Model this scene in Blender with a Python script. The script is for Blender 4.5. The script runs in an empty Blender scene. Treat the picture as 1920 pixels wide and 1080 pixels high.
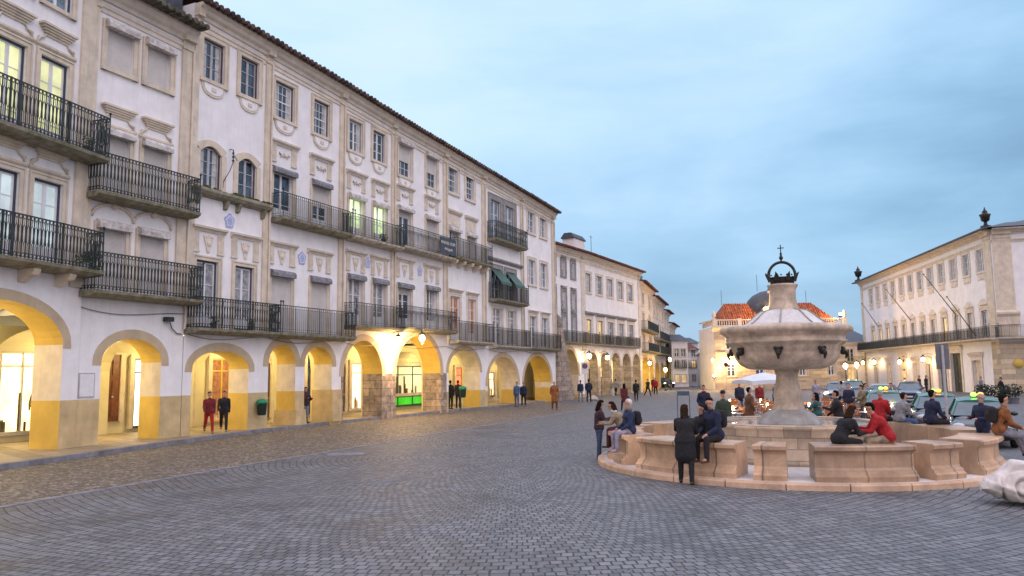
import bpy, math, random
from mathutils import Vector, Matrix
random.seed(7)
S=bpy.context.scene
R_=math.radians
# ---------------------------------------------------------------- camera
cd=bpy.data.cameras.new('camera'); cam=bpy.data.objects.new('camera',cd); S.collection.objects.link(cam)
cd.sensor_width=36; cd.lens=1450/1920*36; cd.clip_end=2000; cd.clip_start=.1
PITCH=math.atan(159/1450.); ROLL=0.012
cam.matrix_world=Matrix.Translation((0,0,2.45))@Matrix.Rotation(R_(90)+PITCH,4,'X')@Matrix.Rotation(-ROLL,4,'Z')
S.camera=cam
# ---------------------------------------------------------------- sky, soft dusk light
W=bpy.data.worlds.new('World'); S.world=W; W.use_nodes=True
nt=W.node_tree; nt.nodes.clear()
def N(t,ty,**k):
    n=t.nodes.new(ty)
    for a,b in k.items():
        if a in n.inputs: n.inputs[a].default_value=b
        else: setattr(n,a,b)
    return n
L=lambda t,a,b: t.links.new(a,b)
def ramp(t,stops,interp='LINEAR'):
    n=t.nodes.new('ShaderNodeValToRGB'); e=n.color_ramp.elements; n.color_ramp.interpolation=interp
    while len(e)<len(stops): e.new(.5)
    for i,(p,c) in enumerate(stops):
        e[i].position=p; e[i].color=(c if len(c)==4 else (*c,1)) if hasattr(c,'__len__') else (c,c,c,1)
    return n
def math_(t,op,a,b=None):
    n=t.nodes.new('ShaderNodeMath'); n.operation=op
    for i,x in enumerate((a,b)):
        if x is None: continue
        if hasattr(x,'default_value'): L(t,x,n.inputs[i])
        else: n.inputs[i].default_value=x
    return n.outputs[0]
def mixc(t,f,a,b,bt='MIX'):
    n=t.nodes.new('ShaderNodeMix'); n.data_type='RGBA'; n.blend_type=bt
    for s,x in ((n.inputs['Factor'],f),(n.inputs[6],a),(n.inputs[7],b)):
        if hasattr(x,'default_value'): L(t,x,s)
        elif hasattr(x,'__len__'): s.default_value=(*x,1) if len(x)==3 else x
        else: s.default_value=x
    return n.outputs[2]
def build_sky():
    out=N(nt,'ShaderNodeOutputWorld'); bg=N(nt,'ShaderNodeBackground')
    tc=N(nt,'ShaderNodeTexCoord'); sep=N(nt,'ShaderNodeSeparateXYZ'); L(nt,tc.outputs['Generated'],sep.inputs[0])
    sky=N(nt,'ShaderNodeTexSky'); sky.sky_type='NISHITA'; sky.sun_disc=False; sky.sun_elevation=R_(4); sky.sun_rotation=R_(-70)
    # broad clouds: large soft noise squeezed towards the horizon
    mp=N(nt,'ShaderNodeMapping'); mp.inputs['Scale'].default_value=(1.3,1.3,3.0); L(nt,tc.outputs['Generated'],mp.inputs[0])
    ns=N(nt,'ShaderNodeTexNoise',Scale=1.7,Detail=5.,Roughness=.5,Distortion=.4); L(nt,mp.outputs[0],ns.inputs['Vector'])
    mp2=N(nt,'ShaderNodeMapping'); mp2.inputs['Scale'].default_value=(1.,1.6,4.6); L(nt,tc.outputs['Generated'],mp2.inputs[0])
    n2=N(nt,'ShaderNodeTexNoise',Scale=3.4,Detail=6.,Roughness=.6,Distortion=.3); L(nt,mp2.outputs[0],n2.inputs['Vector'])
    # azimuth term: paler towards the upper left, darker to the right
    az=math_(nt,'MULTIPLY',sep.outputs[0],-.42)
    el=math_(nt,'MULTIPLY',sep.outputs[2],1.0)
    v=math_(nt,'ADD',az,el); v=math_(nt,'ADD',v,math_(nt,'MULTIPLY',math_(nt,'SUBTRACT',ns.outputs[0],.5),.95))
    v=math_(nt,'ADD',v,math_(nt,'MULTIPLY',math_(nt,'SUBTRACT',n2.outputs[0],.5),.42))
    v=math_(nt,'ADD',v,.37)
    r=ramp(nt,[(0,(.17,.31,.50)),(.22,(.22,.40,.61)),(.42,(.31,.52,.75)),(.62,(.42,.63,.86)),(.8,(.51,.71,.91)),(1,(.60,.76,.93))]); L(nt,v,r.inputs[0])
    # pale band just over the roofs
    hb=ramp(nt,[(0,0),(.02,.3),(.055,.55),(.085,.15),(.13,0)]); L(nt,sep.outputs[2],hb.inputs[0])
    col=mixc(nt,math_(nt,'MULTIPLY',hb.outputs[0],n2.outputs[0]),r.outputs[0],(.42,.60,.80))
    # the overcast dome overhead is brighter and more neutral
    zb=ramp(nt,[(.46,0),(.66,1)]); L(nt,sep.outputs[2],zb.inputs[0])
    col=mixc(nt,zb.outputs[0],col,(1.25,1.24,1.58))
    # pinkish glow added to the unseen sky behind the viewer, fills walls and benches
    bk=ramp(nt,[(.25,1),(.62,0)]); L(nt,math_(nt,'ADD',math_(nt,'MULTIPLY',sep.outputs[1],.5),.5),bk.inputs[0])
    up=ramp(nt,[(.0,0),(.06,1)]); L(nt,sep.outputs[2],up.inputs[0])
    col=mixc(nt,math_(nt,'MULTIPLY',bk.outputs[0],up.outputs[0]),col,(1.1,.95,1.06))
    col=mixc(nt,.03,col,sky.outputs[0],'ADD')
    L(nt,col,bg.inputs[0]); bg.inputs[1].default_value=1.0; L(nt,bg.outputs[0],out.inputs[0])
build_sky()
sl=bpy.data.lights.new('sun','SUN'); sl.energy=.45; sl.angle=R_(40); sl.color=(1,.93,.92)
so=bpy.data.objects.new('sun',sl); S.collection.objects.link(so); so.rotation_euler=(R_(48),0,R_(38))
S.view_settings.view_transform='Standard'; S.view_settings.look='None'; S.view_settings.exposure=0.2; S.view_settings.gamma=1
S.render.engine='CYCLES'; S.cycles.max_bounces=5; S.cycles.diffuse_bounces=3; S.cycles.glossy_bounces=2
S.cycles.use_denoising=True; S.cycles.sample_clamp_indirect=4
# ---------------------------------------------------------------- materials
M={}
def mat(name,col,rough=.8,var=.12,scale=3.,bump=.15,bscale=40.,metal=0.,col2=None,emit=0,ecol=None,stain=0,extra=None,spec=None):
    m=bpy.data.materials.new(name); m.use_nodes=True; t=m.node_tree; b=t.nodes['Principled BSDF']
    b.inputs['Roughness'].default_value=rough; b.inputs['Metallic'].default_value=metal
    if spec is not None: b.inputs['Specular IOR Level'].default_value=spec
    tc=N(t,'ShaderNodeTexCoord'); co=tc.outputs['Object']
    n=N(t,'ShaderNodeTexNoise',Scale=scale,Detail=6.,Roughness=.6); L(t,co,n.inputs['Vector'])
    c2=col2 or tuple(x*(1-2.2*var) for x in col); c1=tuple(min(1,x*(1+var)) for x in col)
    r=ramp(t,[(.3,c2),(.68,c1)]); L(t,n.outputs[0],r.inputs[0]); c=r.outputs[0]
    if stain:
        mp=N(t,'ShaderNodeMapping'); mp.inputs['Scale'].default_value=(2.2,2.2,.35); L(t,co,mp.inputs[0])
        s=N(t,'ShaderNodeTexNoise',Scale=1.6,Detail=7.,Roughness=.65); L(t,mp.outputs[0],s.inputs['Vector'])
        sr=ramp(t,[(.5,0),(.78,1)]); L(t,s.outputs[0],sr.inputs[0])
        c=mixc(t,math_(t,'MULTIPLY',sr.outputs[0],stain),c,tuple(x*.5 for x in col))
    if extra: c=extra(t,co,c,b)
    L(t,c,b.inputs['Base Color'])
    if bump:
        nb=N(t,'ShaderNodeTexNoise',Scale=bscale,Detail=3.); L(t,co,nb.inputs['Vector'])
        bp=N(t,'ShaderNodeBump',Strength=bump,Distance=.02); L(t,nb.outputs[0],bp.inputs['Height'])
        if not b.inputs['Normal'].is_linked: L(t,bp.outputs[0],b.inputs['Normal'])
    if emit: b.inputs['Emission Color'].default_value=(*(ecol or col),1); b.inputs['Emission Strength'].default_value=emit
    M[name]=m; return m
def blocks(w,h,mortar=.02,dark=.45,tint=None,vec='xz'):
    def f(t,co,c,b):
        sp=N(t,'ShaderNodeSeparateXYZ'); L(t,co,sp.inputs[0]); cb=N(t,'ShaderNodeCombineXYZ')
        if vec=='xz': s=math_(t,'ADD',sp.outputs[0],sp.outputs[1]); L(t,s,cb.inputs[0]); L(t,sp.outputs[2],cb.inputs[1])
        elif vec=='cyl':
            a=math_(t,'ARCTAN2',sp.outputs[1],sp.outputs[0]); L(t,math_(t,'MULTIPLY',a,2.2),cb.inputs[0]); L(t,sp.outputs[2],cb.inputs[1])
        br=N(t,'ShaderNodeTexBrick',Scale=1.,**{'Brick Width':w,'Row Height':h,'Mortar Size':mortar,'Bias':0.,'Mortar Smooth':.3}); L(t,cb.outputs[0],br.inputs['Vector'])
        br.inputs['Color1'].default_value=(.62,.62,.62,1); br.inputs['Color2'].default_value=(1.15,1.1,1.02,1); br.inputs['Mortar'].default_value=(dark,dark,dark,1)
        bp=N(t,'ShaderNodeBump',Strength=.5,Distance=.02); L(t,math_(t,'SUBTRACT',1.,br.outputs['Fac']),bp.inputs['Height']); L(t,bp.outputs[0],b.inputs['Normal'])
        return mixc(t,1.,c,br.outputs[0],'MULTIPLY')
    return f
mat('plaster',(.83,.81,.81),.9,.05,1.2,.2,30,stain=.26)
mat('plaster_old',(.74,.71,.70),.9,.07,1.6,.2,30,stain=.5)
mat('cream',(.67,.58,.46),.88,.10,2.,.2,25,stain=.45)
mat('cream_pale',(.72,.64,.54),.88,.08,2.,.15,25,stain=.35)
mat('relief',(.70,.62,.52),.88,.1,3.,.2,25)
mat('dado',(.58,.44,.23),.88,.12,1.5,.25,20,stain=.4)
mat('arch_paint',(.54,.43,.29),.88,.08,1.5,.2,20,stain=.3)
mat('ochre',(.66,.45,.10),.8,.08,1.2,.15,20,stain=.2)
mat('gallery',(.74,.66,.42),.85,.05,1.,.1,20)
mat('grey_trim',(.30,.29,.28),.9,.15,3.,.3,25,stain=.3)
mat('stone_blocks',(.40,.33,.28),.9,.25,3.5,.4,20,extra=blocks(.75,.42,.016,.4))
mat('column_stone',(.52,.44,.36),.9,.18,3.,.3,20,extra=blocks(1.2,.36,.012,.5))
mat('ashlar',(.55,.48,.40),.88,.08,2.,.2,20,extra=blocks(1.3,.42,.014,.55),stain=.25)
mat('bank_stone',(.62,.52,.38),.88,.08,2.,.2,20,extra=blocks(2.2,.45,.02,.5))
mat('slab',(.27,.24,.19),.95,.25,4.,.5,20,col2=(.11,.12,.05),stain=.5)
mat('slab_pale',(.50,.45,.38),.95,.2,4.,.4,20,col2=(.22,.22,.15))
mat('iron',(.035,.045,.045),.5,.2,8.,.1,60,metal=.3)
mat('iron_blue',(.04,.06,.09),.55,.15,8.,.1,60)
mat('white_paint',(.74,.74,.75),.5,.05,5.,.05,60)
mat('grey_paint',(.42,.42,.44),.6,.1,5.,.05,60)
mat('brown_paint',(.09,.05,.04),.55,.2,5.,.1,60)
mat('green_paint',(.03,.09,.06),.45,.15,5.,.1,60)
mat('door_wood',(.17,.055,.02),.5,.25,6.,.15,40)
mat('box_stone',(.24,.24,.26),.85,.25,6.,.4,30,col2=(.12,.12,.13))
mat('box_pale',(.62,.58,.55),.8,.2,5.,.3,30,col2=(.3,.27,.26))
def slats(t,co,c,b):
    w=N(t,'ShaderNodeTexWave',Scale=7.,Distortion=0.); w.bands_direction='Z'; L(t,co,w.inputs['Vector'])
    bp=N(t,'ShaderNodeBump',Strength=.6,Distance=.02); L(t,w.outputs[0],bp.inputs['Height']); L(t,bp.outputs[0],b.inputs['Normal'])
    return mixc(t,math_(t,'MULTIPLY',w.outputs[0],.18),c,(.25,.25,.24))
mat('roller',(.66,.62,.58),.7,.06,2.,0,extra=slats)
mat('glass',(.05,.07,.10),.06,.5,1.3,0,spec=.9)
mat('glass_pale',(.22,.27,.32),.12,.35,1.6,0,spec=.9)
mat('curtain_glass',(.34,.34,.35),.15,.3,5.,0,spec=.8)
mat('orange_glass',(.30,.13,.07),.12,.35,5.,0,spec=.8,emit=.12,ecol=(1,.4,.15))
mat('curtain',(.5,.49,.47),.9,.15,5.,0)
def litpane(name,c,e,sc=2.,d=.5):
    def f(t,co,cc,b):
        n=N(t,'ShaderNodeTexNoise',Scale=sc,Detail=3.); L(t,co,n.inputs['Vector']); r=ramp(t,[(.35,tuple(x*d for x in c)),(.65,c)]); L(t,n.outputs[0],r.inputs[0])
        L(t,r.outputs[0],b.inputs['Emission Color']); return cc
    return mat(name,tuple(x*.5 for x in c),.2,.1,2.,0,emit=e,ecol=c,extra=f)
litpane('lit_yellow',(.80,.80,.42),.85,1.2,.6)
litpane('lit_white',(.72,.84,.86),.55,1.,.65)
litpane('lit_green',(.75,.95,.5),1.5,3.,.5)
litpane('lit_warm',(1.,.66,.22),.9,1.4,.4)
litpane('shop_warm',(1.,.82,.42),2.4,1.6,.55)
litpane('gallery_lit',(.80,.74,.42),.9,.8,.75)
litpane('shop_white',(1.,.93,.75),3.6,.8,.8)
litpane('shop_red',(1.,.16,.06),2.2,2.,.4)
litpane('shop_green',(.04,.62,.02),.8,1.,.8)
mat('lamp_glow',(1,.8,.4),.4,0,1,0,emit=28,ecol=(1,.70,.30))
mat('lamp_red',(1,.1,.1),.4,0,1,0,emit=7,ecol=(1,.05,.04))
mat('lamp_orange',(1,.5,.1),.4,0,1,0,emit=3,ecol=(1,.35,.03))
mat('lamp_green',(.3,1,.1),.4,0,1,0,emit=2.4,ecol=(.35,1,.1))
mat('headlight',(1,1,.9),.2,0,1,0,emit=14,ecol=(1,.93,.75))
mat('headlight_off',(.55,.58,.6),.1,.1,1,0,spec=.9)
def tiles(col,d):
    def f(t,co,c,b):
        br=N(t,'ShaderNodeTexBrick',Scale=1.,**{'Brick Width':.22,'Row Height':.38,'Mortar Size':.012}); L(t,co,br.inputs['Vector']); br.offset=0
        br.inputs['Color1'].default_value=(.6,.6,.6,1); br.inputs['Color2'].default_value=(1.3,1.2,1.1,1); br.inputs['Mortar'].default_value=(.3,.3,.3,1)
        return mixc(t,1.,c,br.outputs[0],'MULTIPLY')
    return f
mat('tile_old',(.13,.085,.075),.9,.3,4.,.4,25,extra=tiles(0,0))
mat('tile_grey',(.12,.12,.09),.9,.3,4.,.4,25,extra=tiles(0,0))
mat('tile_orange',(.40,.12,.045),.85,.25,3.,.4,25,extra=tiles(0,0))
mat('tile_red',(.17,.06,.045),.85,.25,3.,.4,25,extra=tiles(0,0))
mat('slate',(.05,.06,.08),.6,.2,3.,.2,25)
mat('zinc',(.42,.46,.50),.4,.1,2.,.1,20,metal=.2)
mat('azulejo',(.16,.20,.42),.35,.5,18.,0,col2=(.55,.56,.68))
def veins(t,co,c,b):
    n=N(t,'ShaderNodeTexNoise',Scale=2.2,Detail=9.,Roughness=.62,Distortion=1.4); L(t,co,n.inputs['Vector'])
    r=ramp(t,[(.47,0),(.5,1),(.53,0)]); L(t,n.outputs[0],r.inputs[0])
    return mixc(t,math_(t,'MULTIPLY',r.outputs[0],.2),c,(.2,.17,.16))
def marble_blocks(w,h,vec):
    g=blocks(w,h,.010,.4,vec=vec)
    return lambda t,co,c,b: g(t,co,veins(t,co,c,b),b)
mat('marble',(.62,.54,.46),.55,.14,1.6,.12,30,extra=veins,stain=.3)
mat('marble_pink_lamplit',(.62,.42,.28),.55,.16,1.4,.15,30,extra=veins,stain=.4)  # pink marble pushed to orange: warm lamplight put into its colour
mat('marble_blocks',(.62,.49,.36),.5,.16,1.4,.15,30,extra=marble_blocks(.62,.27,'cyl'),stain=.4)
mat('marble_seat_lamplit',(.63,.43,.285),.36,.2,1.4,.15,30,extra=marble_blocks(.47,3.,'cyl'),stain=.6)  # seat marble with the orange of warm lamplight mixed into its base colour
mat('marble_bowl',(.56,.45,.34),.6,.24,2.6,.35,22,extra=veins,stain=.9)
mat('marble_grey',(.36,.35,.33),.65,.2,2.,.2,30,extra=veins,stain=.5)
mat('marble_floor',(.60,.58,.56),.5,.1,1.5,.1,30,extra=veins,stain=.3)
mat('bronze',(.03,.028,.025),.5,.3,8.,.2,30,metal=.4)
def waterf(t,co,c,b):
    n=N(t,'ShaderNodeTexNoise',Scale=9.,Detail=2.); L(t,co,n.inputs['Vector']); bp=N(t,'ShaderNodeBump',Strength=.25,Distance=.02)
    L(t,n.outputs[0],bp.inputs['Height']); L(t,bp.outputs[0],b.inputs['Normal']); return c
mat('water',(.16,.2,.22),.05,.1,2.,0,extra=waterf,spec=.9)
def cloth(name,col,rough=.9):
    if name not in M: mat(name,col,rough,.22,9.,.9,14)
    return name
PAL=dict(black=(.012,.012,.015),navy=(.012,.018,.05),darkblue=(.02,.035,.09),blue=(.06,.12,.28),jeans=(.05,.08,.15),greyjeans=(.22,.22,.27),brown=(.13,.06,.03),rust=(.13,.045,.015),orange=(.24,.09,.03),beige=(.30,.24,.16),
    red=(.36,.01,.015),darkred=(.16,.015,.02),burgundy=(.09,.015,.02),green=(.03,.05,.03),white=(.6,.6,.6),grey=(.25,.25,.27),plum=(.045,.02,.03),khaki=(.16,.13,.08),lilac=(.30,.28,.36),teal=(.03,.10,.10))
for k,c in PAL.items(): cloth('cloth_'+k,c)
# ---------------------------------------------------------------- mesh helpers
COL=S.collection
class MB:
    def __init__(s): s.v=[]; s.f=[]; s.m=[]; s.sm=[]
    def add(s,vs,fs,m=0,smooth=False):
        b=len(s.v); s.v+= [tuple(v) for v in vs]; s.f+=[tuple(b+i for i in f) for f in fs]; s.m+=[m]*len(fs); s.sm+=[smooth]*len(fs); return s
    def box(s,x0,x1,y0,y1,z0,z1,m=0):
        return s.add([(x0,y0,z0),(x1,y0,z0),(x1,y1,z0),(x0,y1,z0),(x0,y0,z1),(x1,y0,z1),(x1,y1,z1),(x0,y1,z1)],
              [(0,3,2,1),(4,5,6,7),(0,1,5,4),(1,2,6,5),(2,3,7,6),(3,0,4,7)],m)
    def quad(s,a,b,c,d,m=0): return s.add([a,b,c,d],[(0,1,2,3)],m)
    def loft(s,rings,m=0,cap=True,smooth=True,closed=True):
        n=len(rings[0]); vs=[p for r in rings for p in r]; fs=[]
        for i in range(len(rings)-1):
            for j in range(n if closed else n-1):
                k=(j+1)%n; fs.append((i*n+j,i*n+k,(i+1)*n+k,(i+1)*n+j))
        s.add(vs,fs,m,smooth)
        if cap: s.add(rings[0],[tuple(range(n))[::-1]],m); s.add(rings[-1],[tuple(range(n))],m)
        return s
    def bar(s,p,q,r,n=4,m=0,r2=None,cap=True):
        return s.tube([p,q],[r,r if r2 is None else r2],n,m,cap)
    def tube(s,pts,r,n=6,m=0,cap=True,closed=False,smooth=None):
        pts=[Vector(p) for p in pts]; k=len(pts); rs=r if hasattr(r,'__len__') else [r]*k; rings=[]; up=None
        for i,p in enumerate(pts):
            a=pts[(i-1)%k] if (closed or i>0) else p; b=pts[(i+1)%k] if (closed or i<k-1) else p
            d=(b-a); d=d.normalized() if d.length>1e-9 else Vector((0,0,1))
            u=Vector((0,0,1)) if abs(d.z)<.95 else Vector((0,1,0))
            x=d.cross(u).normalized(); y=x.cross(d)
            if up is not None and x.dot(up)<0: x,y=-x,-y
            up=x; o=math.pi/4 if n==4 else 0
            rings.append([p+(x*math.cos(o+2*math.pi*j/n)+y*math.sin(o+2*math.pi*j/n))*rs[i] for j in range(n)])
        if closed: rings.append(rings[0]); cap=False
        return s.loft(rings,m,cap,(n>4) if smooth is None else smooth)
    def lathe(s,prof,n=24,c=(0,0),m=0,smooth=True,ang=None):
        rings=[]
        for r,z in prof: rings.append([(c[0]+r*math.cos(2*math.pi*j/n),c[1]+r*math.sin(2*math.pi*j/n),z) for j in range(n)])
        return s.loft(rings,m,True,smooth)
    def plate(s,poly,y0,y1,m=0):
        n=len(poly); vs=[(x,y0,z) for x,z in poly]+[(x,y1,z) for x,z in poly]
        return s.add(vs,[tuple(range(n)),tuple(range(2*n-1,n-1,-1))]+[(i,i+n,(i+1)%n+n,(i+1)%n) for i in range(n)],m)
    def flat(s,poly,z0,z1,m=0):
        n=len(poly); vs=[(x,y,z0) for x,y in poly]+[(x,y,z1) for x,y in poly]
        return s.add(vs,[tuple(range(n))[::-1],tuple(range(n,2*n))]+[(i,(i+1)%n,(i+1)%n+n,i+n) for i in range(n)],m)
    def ball(s,c,r,n=8,m=0,sc=(1,1,1)):
        rings=[]; k=max(4,n//2)
        for i in range(k+1):
            t=math.pi*i/k; q=max(math.sin(t),.02)
            rings.append([(c[0]+r*sc[0]*q*math.cos(2*math.pi*j/n),c[1]+r*sc[1]*q*math.sin(2*math.pi*j/n),c[2]-r*sc[2]*math.cos(t)) for j in range(n)])
        return s.loft(rings,m,True,True)
    def prof(s,pr,x0,x1,dz=0,m=0,dy=0):
        r0=[(x0,y,z) for y,z in pr]; r1=[(x1,y+dy,z+dz) for y,z in pr]; return s.loft([r0,r1],m,True,False)
    def xf(s,mt,a=0):
        for i in range(a,len(s.v)): s.v[i]=tuple(mt@Vector(s.v[i]))
        return s
    def mesh(s,name,mats,off=None):
        me=bpy.data.meshes.new(name); vs=s.v if not off else [(x-off[0],y-off[1],z-off[2]) for x,y,z in s.v]
        me.from_pydata(vs,[],s.f); me.update()
        for mm in (mats if isinstance(mats,(list,tuple)) else [mats]): me.materials.append(M[mm] if isinstance(mm,str) else mm)
        me.polygons.foreach_set('material_index',s.m); me.polygons.foreach_set('use_smooth',s.sm); return me
    def build(s,name,mats,parent=None,off=None):
        if not s.v: return None
        o=bpy.data.objects.new(name,s.mesh(name,mats,off)); COL.objects.link(o)
        if parent is not None: o.parent=parent
        return o
def tag(o,label,cat,group=None):
    o['label']=label; o['category']=cat
    if group: o['group']=group
    return o
def thing(name,label,cat,loc=(0,0,0),rz=0,group=None):
    o=bpy.data.objects.new(name,None); o.empty_display_size=.3; COL.objects.link(o); o.location=loc; o.rotation_euler=(0,0,rz)
    return tag(o,label,cat,group)
def struct(o): o['kind']='structure'; return o
def copy_tree(o,loc=None,rz=None,label=None,parent=None):
    c=o.copy(); COL.objects.link(c)
    if parent is not None: c.parent=parent
    if loc is not None: c.location=loc
    if rz is not None: c.rotation_euler=(0,0,rz)
    if label: c['label']=label
    for ch in list(o.children): copy_tree(ch,parent=c)
    return c
def point_light(name,loc,e,col=(1,.66,.28),r=.12,parent=None):
    l=bpy.data.lights.new(name,'POINT'); l.energy=e; l.color=col; l.shadow_soft_size=r
    o=bpy.data.objects.new(name,l); COL.objects.link(o); o.location=loc
    if parent is not None: o.parent=parent
    return o
def text_mesh(txt,size,name,matn,parent,loc,rot=(R_(90),0,0),ext=.006,shear=0,align='CENTER'):
    cu=bpy.data.curves.new(name,'FONT'); cu.body=txt; cu.size=size; cu.extrude=ext; cu.align_x=align; cu.align_y='CENTER'; cu.shear=shear
    o=bpy.data.objects.new(name,cu); COL.objects.link(o)
    dg=bpy.context.evaluated_depsgraph_get(); me=bpy.data.meshes.new_from_object(o.evaluated_get(dg)); bpy.data.objects.remove(o)
    me.materials.clear(); me.materials.append(M[matn]); ob=bpy.data.objects.new(name,me); COL.objects.link(ob); ob.parent=parent; ob.location=loc; ob.rotation_euler=rot
    return ob
class Frame:
    def __init__(s,o,d):
        s.o=Vector((o[0],o[1])); s.d=Vector(d).normalized(); s.ang=math.atan2(s.d.y,s.d.x); s.n=Vector((-s.d.y,s.d.x))
    def pt(s,a,y=0,z=0): p=s.o+s.d*a+s.n*y; return (p.x,p.y,z)
FM=Frame((-6.8-.46*43.6,0),(.46,1))                     # long arcaded row on the left
_a=FM.pt(29.3); FB=Frame((_a[0]-2.5,_a[1]-10),(.25,1))   # its near end bends towards the viewer
FC=Frame((4.6,72),(10.4,19)); FD=Frame((15,91),(.3,1)); FR=Frame((50.75,112.1),(-7.2,-42.1))
# ---------------------------------------------------------------- ground
def cobble(name,base,dark,w,h,arc,rough=.55,wob=.35,tintn=(.30,.24,.20)):
    m=bpy.data.materials.new(name); m.use_nodes=True; t=m.node_tree; b=t.nodes['Principled BSDF']
    tc=N(t,'ShaderNodeTexCoord'); co=tc.outputs['Object']
    n1=N(t,'ShaderNodeTexNoise',Scale=.13,Detail=3.); L(t,co,n1.inputs['Vector'])
    n2=N(t,'ShaderNodeTexNoise',Scale=2.6,Detail=2.); L(t,co,n2.inputs['Vector'])
    sp=N(t,'ShaderNodeSeparateXYZ'); L(t,co,sp.inputs[0])
    if arc:  # rows laid in wide concentric sweeps
        x=math_(t,'SUBTRACT',sp.outputs[0],arc[0]); y=math_(t,'SUBTRACT',sp.outputs[1],arc[1])
        rr=math_(t,'SQRT',math_(t,'ADD',math_(t,'MULTIPLY',x,x),math_(t,'MULTIPLY',y,y)))
        ring=math_(t,'MAXIMUM',math_(t,'MULTIPLY',math_(t,'ROUND',math_(t,'DIVIDE',rr,arc[2])),arc[2]),1.)
        an=math_(t,'MULTIPLY',math_(t,'ARCTAN2',x,y),ring)
    else: rr=sp.outputs[1]; an=sp.outputs[0]
    d1=math_(t,'MULTIPLY',math_(t,'SUBTRACT',n1.outputs[0],.5),.9 if arc else .5); d2=math_(t,'MULTIPLY',math_(t,'SUBTRACT',n2.outputs[0],.5),.22*wob)
    cb=N(t,'ShaderNodeCombineXYZ'); L(t,math_(t,'ADD',math_(t,'ADD',an,d1),math_(t,'MULTIPLY',d2,.8)),cb.inputs[0]); L(t,math_(t,'ADD',math_(t,'ADD',rr,d1),d2),cb.inputs[1])
    br=N(t,'ShaderNodeTexBrick',Scale=1.,**{'Brick Width':w,'Row Height':h,'Mortar Size':.013,'Mortar Smooth':.35,'Bias':0.}); L(t,cb.outputs[0],br.inputs['Vector'])
    br.inputs['Color1'].default_value=(*[x*.72 for x in base],1); br.inputs['Color2'].default_value=(*[min(1,x*1.3) for x in base],1); br.inputs['Mortar'].default_value=(*dark,1)
    n3=N(t,'ShaderNodeTexNoise',Scale=.55,Detail=5.,Roughness=.65); L(t,co,n3.inputs['Vector'])
    r3=ramp(t,[(.3,.58),(.5,1.),(.72,1.22)]); L(t,n3.outputs[0],r3.inputs[0]); c=mixc(t,1.,br.outputs[0],r3.outputs[0],'MULTIPLY')
    n4=N(t,'ShaderNodeTexNoise',Scale=7.,Detail=3.); L(t,co,n4.inputs['Vector']); r4=ramp(t,[(.56,0),(.72,.45)]); L(t,n4.outputs[0],r4.inputs[0])
    c=mixc(t,r4.outputs[0],c,tintn); L(t,c,b.inputs['Base Color'])
    rr2=ramp(t,[(.3,rough-.12),(.7,rough+.15)]); L(t,n3.outputs[0],rr2.inputs[0]); L(t,rr2.outputs[0],b.inputs['Roughness']); b.inputs['Specular IOR Level'].default_value=.45
    nb=N(t,'ShaderNodeTexNoise',Scale=22.,Detail=3.); L(t,co,nb.inputs['Vector'])
    h_=math_(t,'ADD',math_(t,'MULTIPLY',math_(t,'SUBTRACT',1.,br.outputs['Fac']),1.),math_(t,'MULTIPLY',nb.outputs[0],.35))
    bp=N(t,'ShaderNodeBump',Strength=.75,Distance=.022); L(t,h_,bp.inputs['Height']); L(t,bp.outputs[0],b.inputs['Normal'])
    M[name]=m
cobble('setts',(.128,.138,.148),(.018,.016,.016),.15,.185,(-.2,23.5,3.04),rough=.62)
cobble('setts_plain',(.20,.18,.165),(.05,.045,.04),.14,.11,None)
def pebbles():
    m=bpy.data.materials.new('pebbles'); m.use_nodes=True; t=m.node_tree; b=t.nodes['Principled BSDF']
    tc=N(t,'ShaderNodeTexCoord'); co=tc.outputs['Object']
    v=N(t,'ShaderNodeTexVoronoi',Scale=8.5); L(t,co,v.inputs['Vector']); e=N(t,'ShaderNodeTexVoronoi',Scale=8.5); e.feature='DISTANCE_TO_EDGE'; L(t,co,e.inputs['Vector'])
    sp=N(t,'ShaderNodeSeparateXYZ'); L(t,v.outputs['Color'],sp.inputs[0])
    r=ramp(t,[(0,(.095,.078,.065)),(.5,(.19,.16,.13)),(1,(.33,.29,.24))]); L(t,sp.outputs[0],r.inputs[0])
    re=ramp(t,[(.02,0),(.12,1)]); L(t,e.outputs[0],re.inputs[0])
    L(t,mixc(t,re.outputs[0],(.05,.04,.03),r.outputs[0]),b.inputs['Base Color']); b.inputs['Roughness'].default_value=.6
    bp=N(t,'ShaderNodeBump',Strength=.9,Distance=.03); L(t,re.outputs[0],bp.inputs['Height']); L(t,bp.outputs[0],b.inputs['Normal']); M['pebbles']=m
pebbles()
mat('granite',(.20,.20,.22),.7,.2,3.,.2,40)
mat('paving',(.34,.28,.20),.6,.15,2.,.15,30,extra=blocks(.9,1.4,.012,.5,vec='xz'))
g=MB().quad((-500,-200,0),(500,-200,0),(500,700,0),(-500,700,0)); struct(g.build('ground','setts_plain'))
g=MB().add([(-40,-20,.004),(70,-20,.004),(70,140,.004),(-40,140,.004)],[(0,1,2,3)]); struct(g.build('square_paving','setts'))
strip=[(-13.4,5),(-9.75,15.5),(-8.35,19.3),(-7.25,22.2),(-6.1,24.7),(-3.4,31.8),(1.,42),(4.2,50),(5,58)]
kerb=[(-20,-6),(-15.6,12),(-13.9,21.2),(-12.25,28.6),(-11.1,33.4),(-9.0,39.2),(-6.6,44.2),(-4.6,48.6),(-1.4,54.6),(.9,59.5),(2.6,63.5)]
inner=[FB.pt(-25,6)[:2],FB.pt(0,6)[:2],FM.pt(28.8,6)[:2],FM.pt(40,6)[:2],FM.pt(74,6)[:2]]
g=MB(); 
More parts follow.
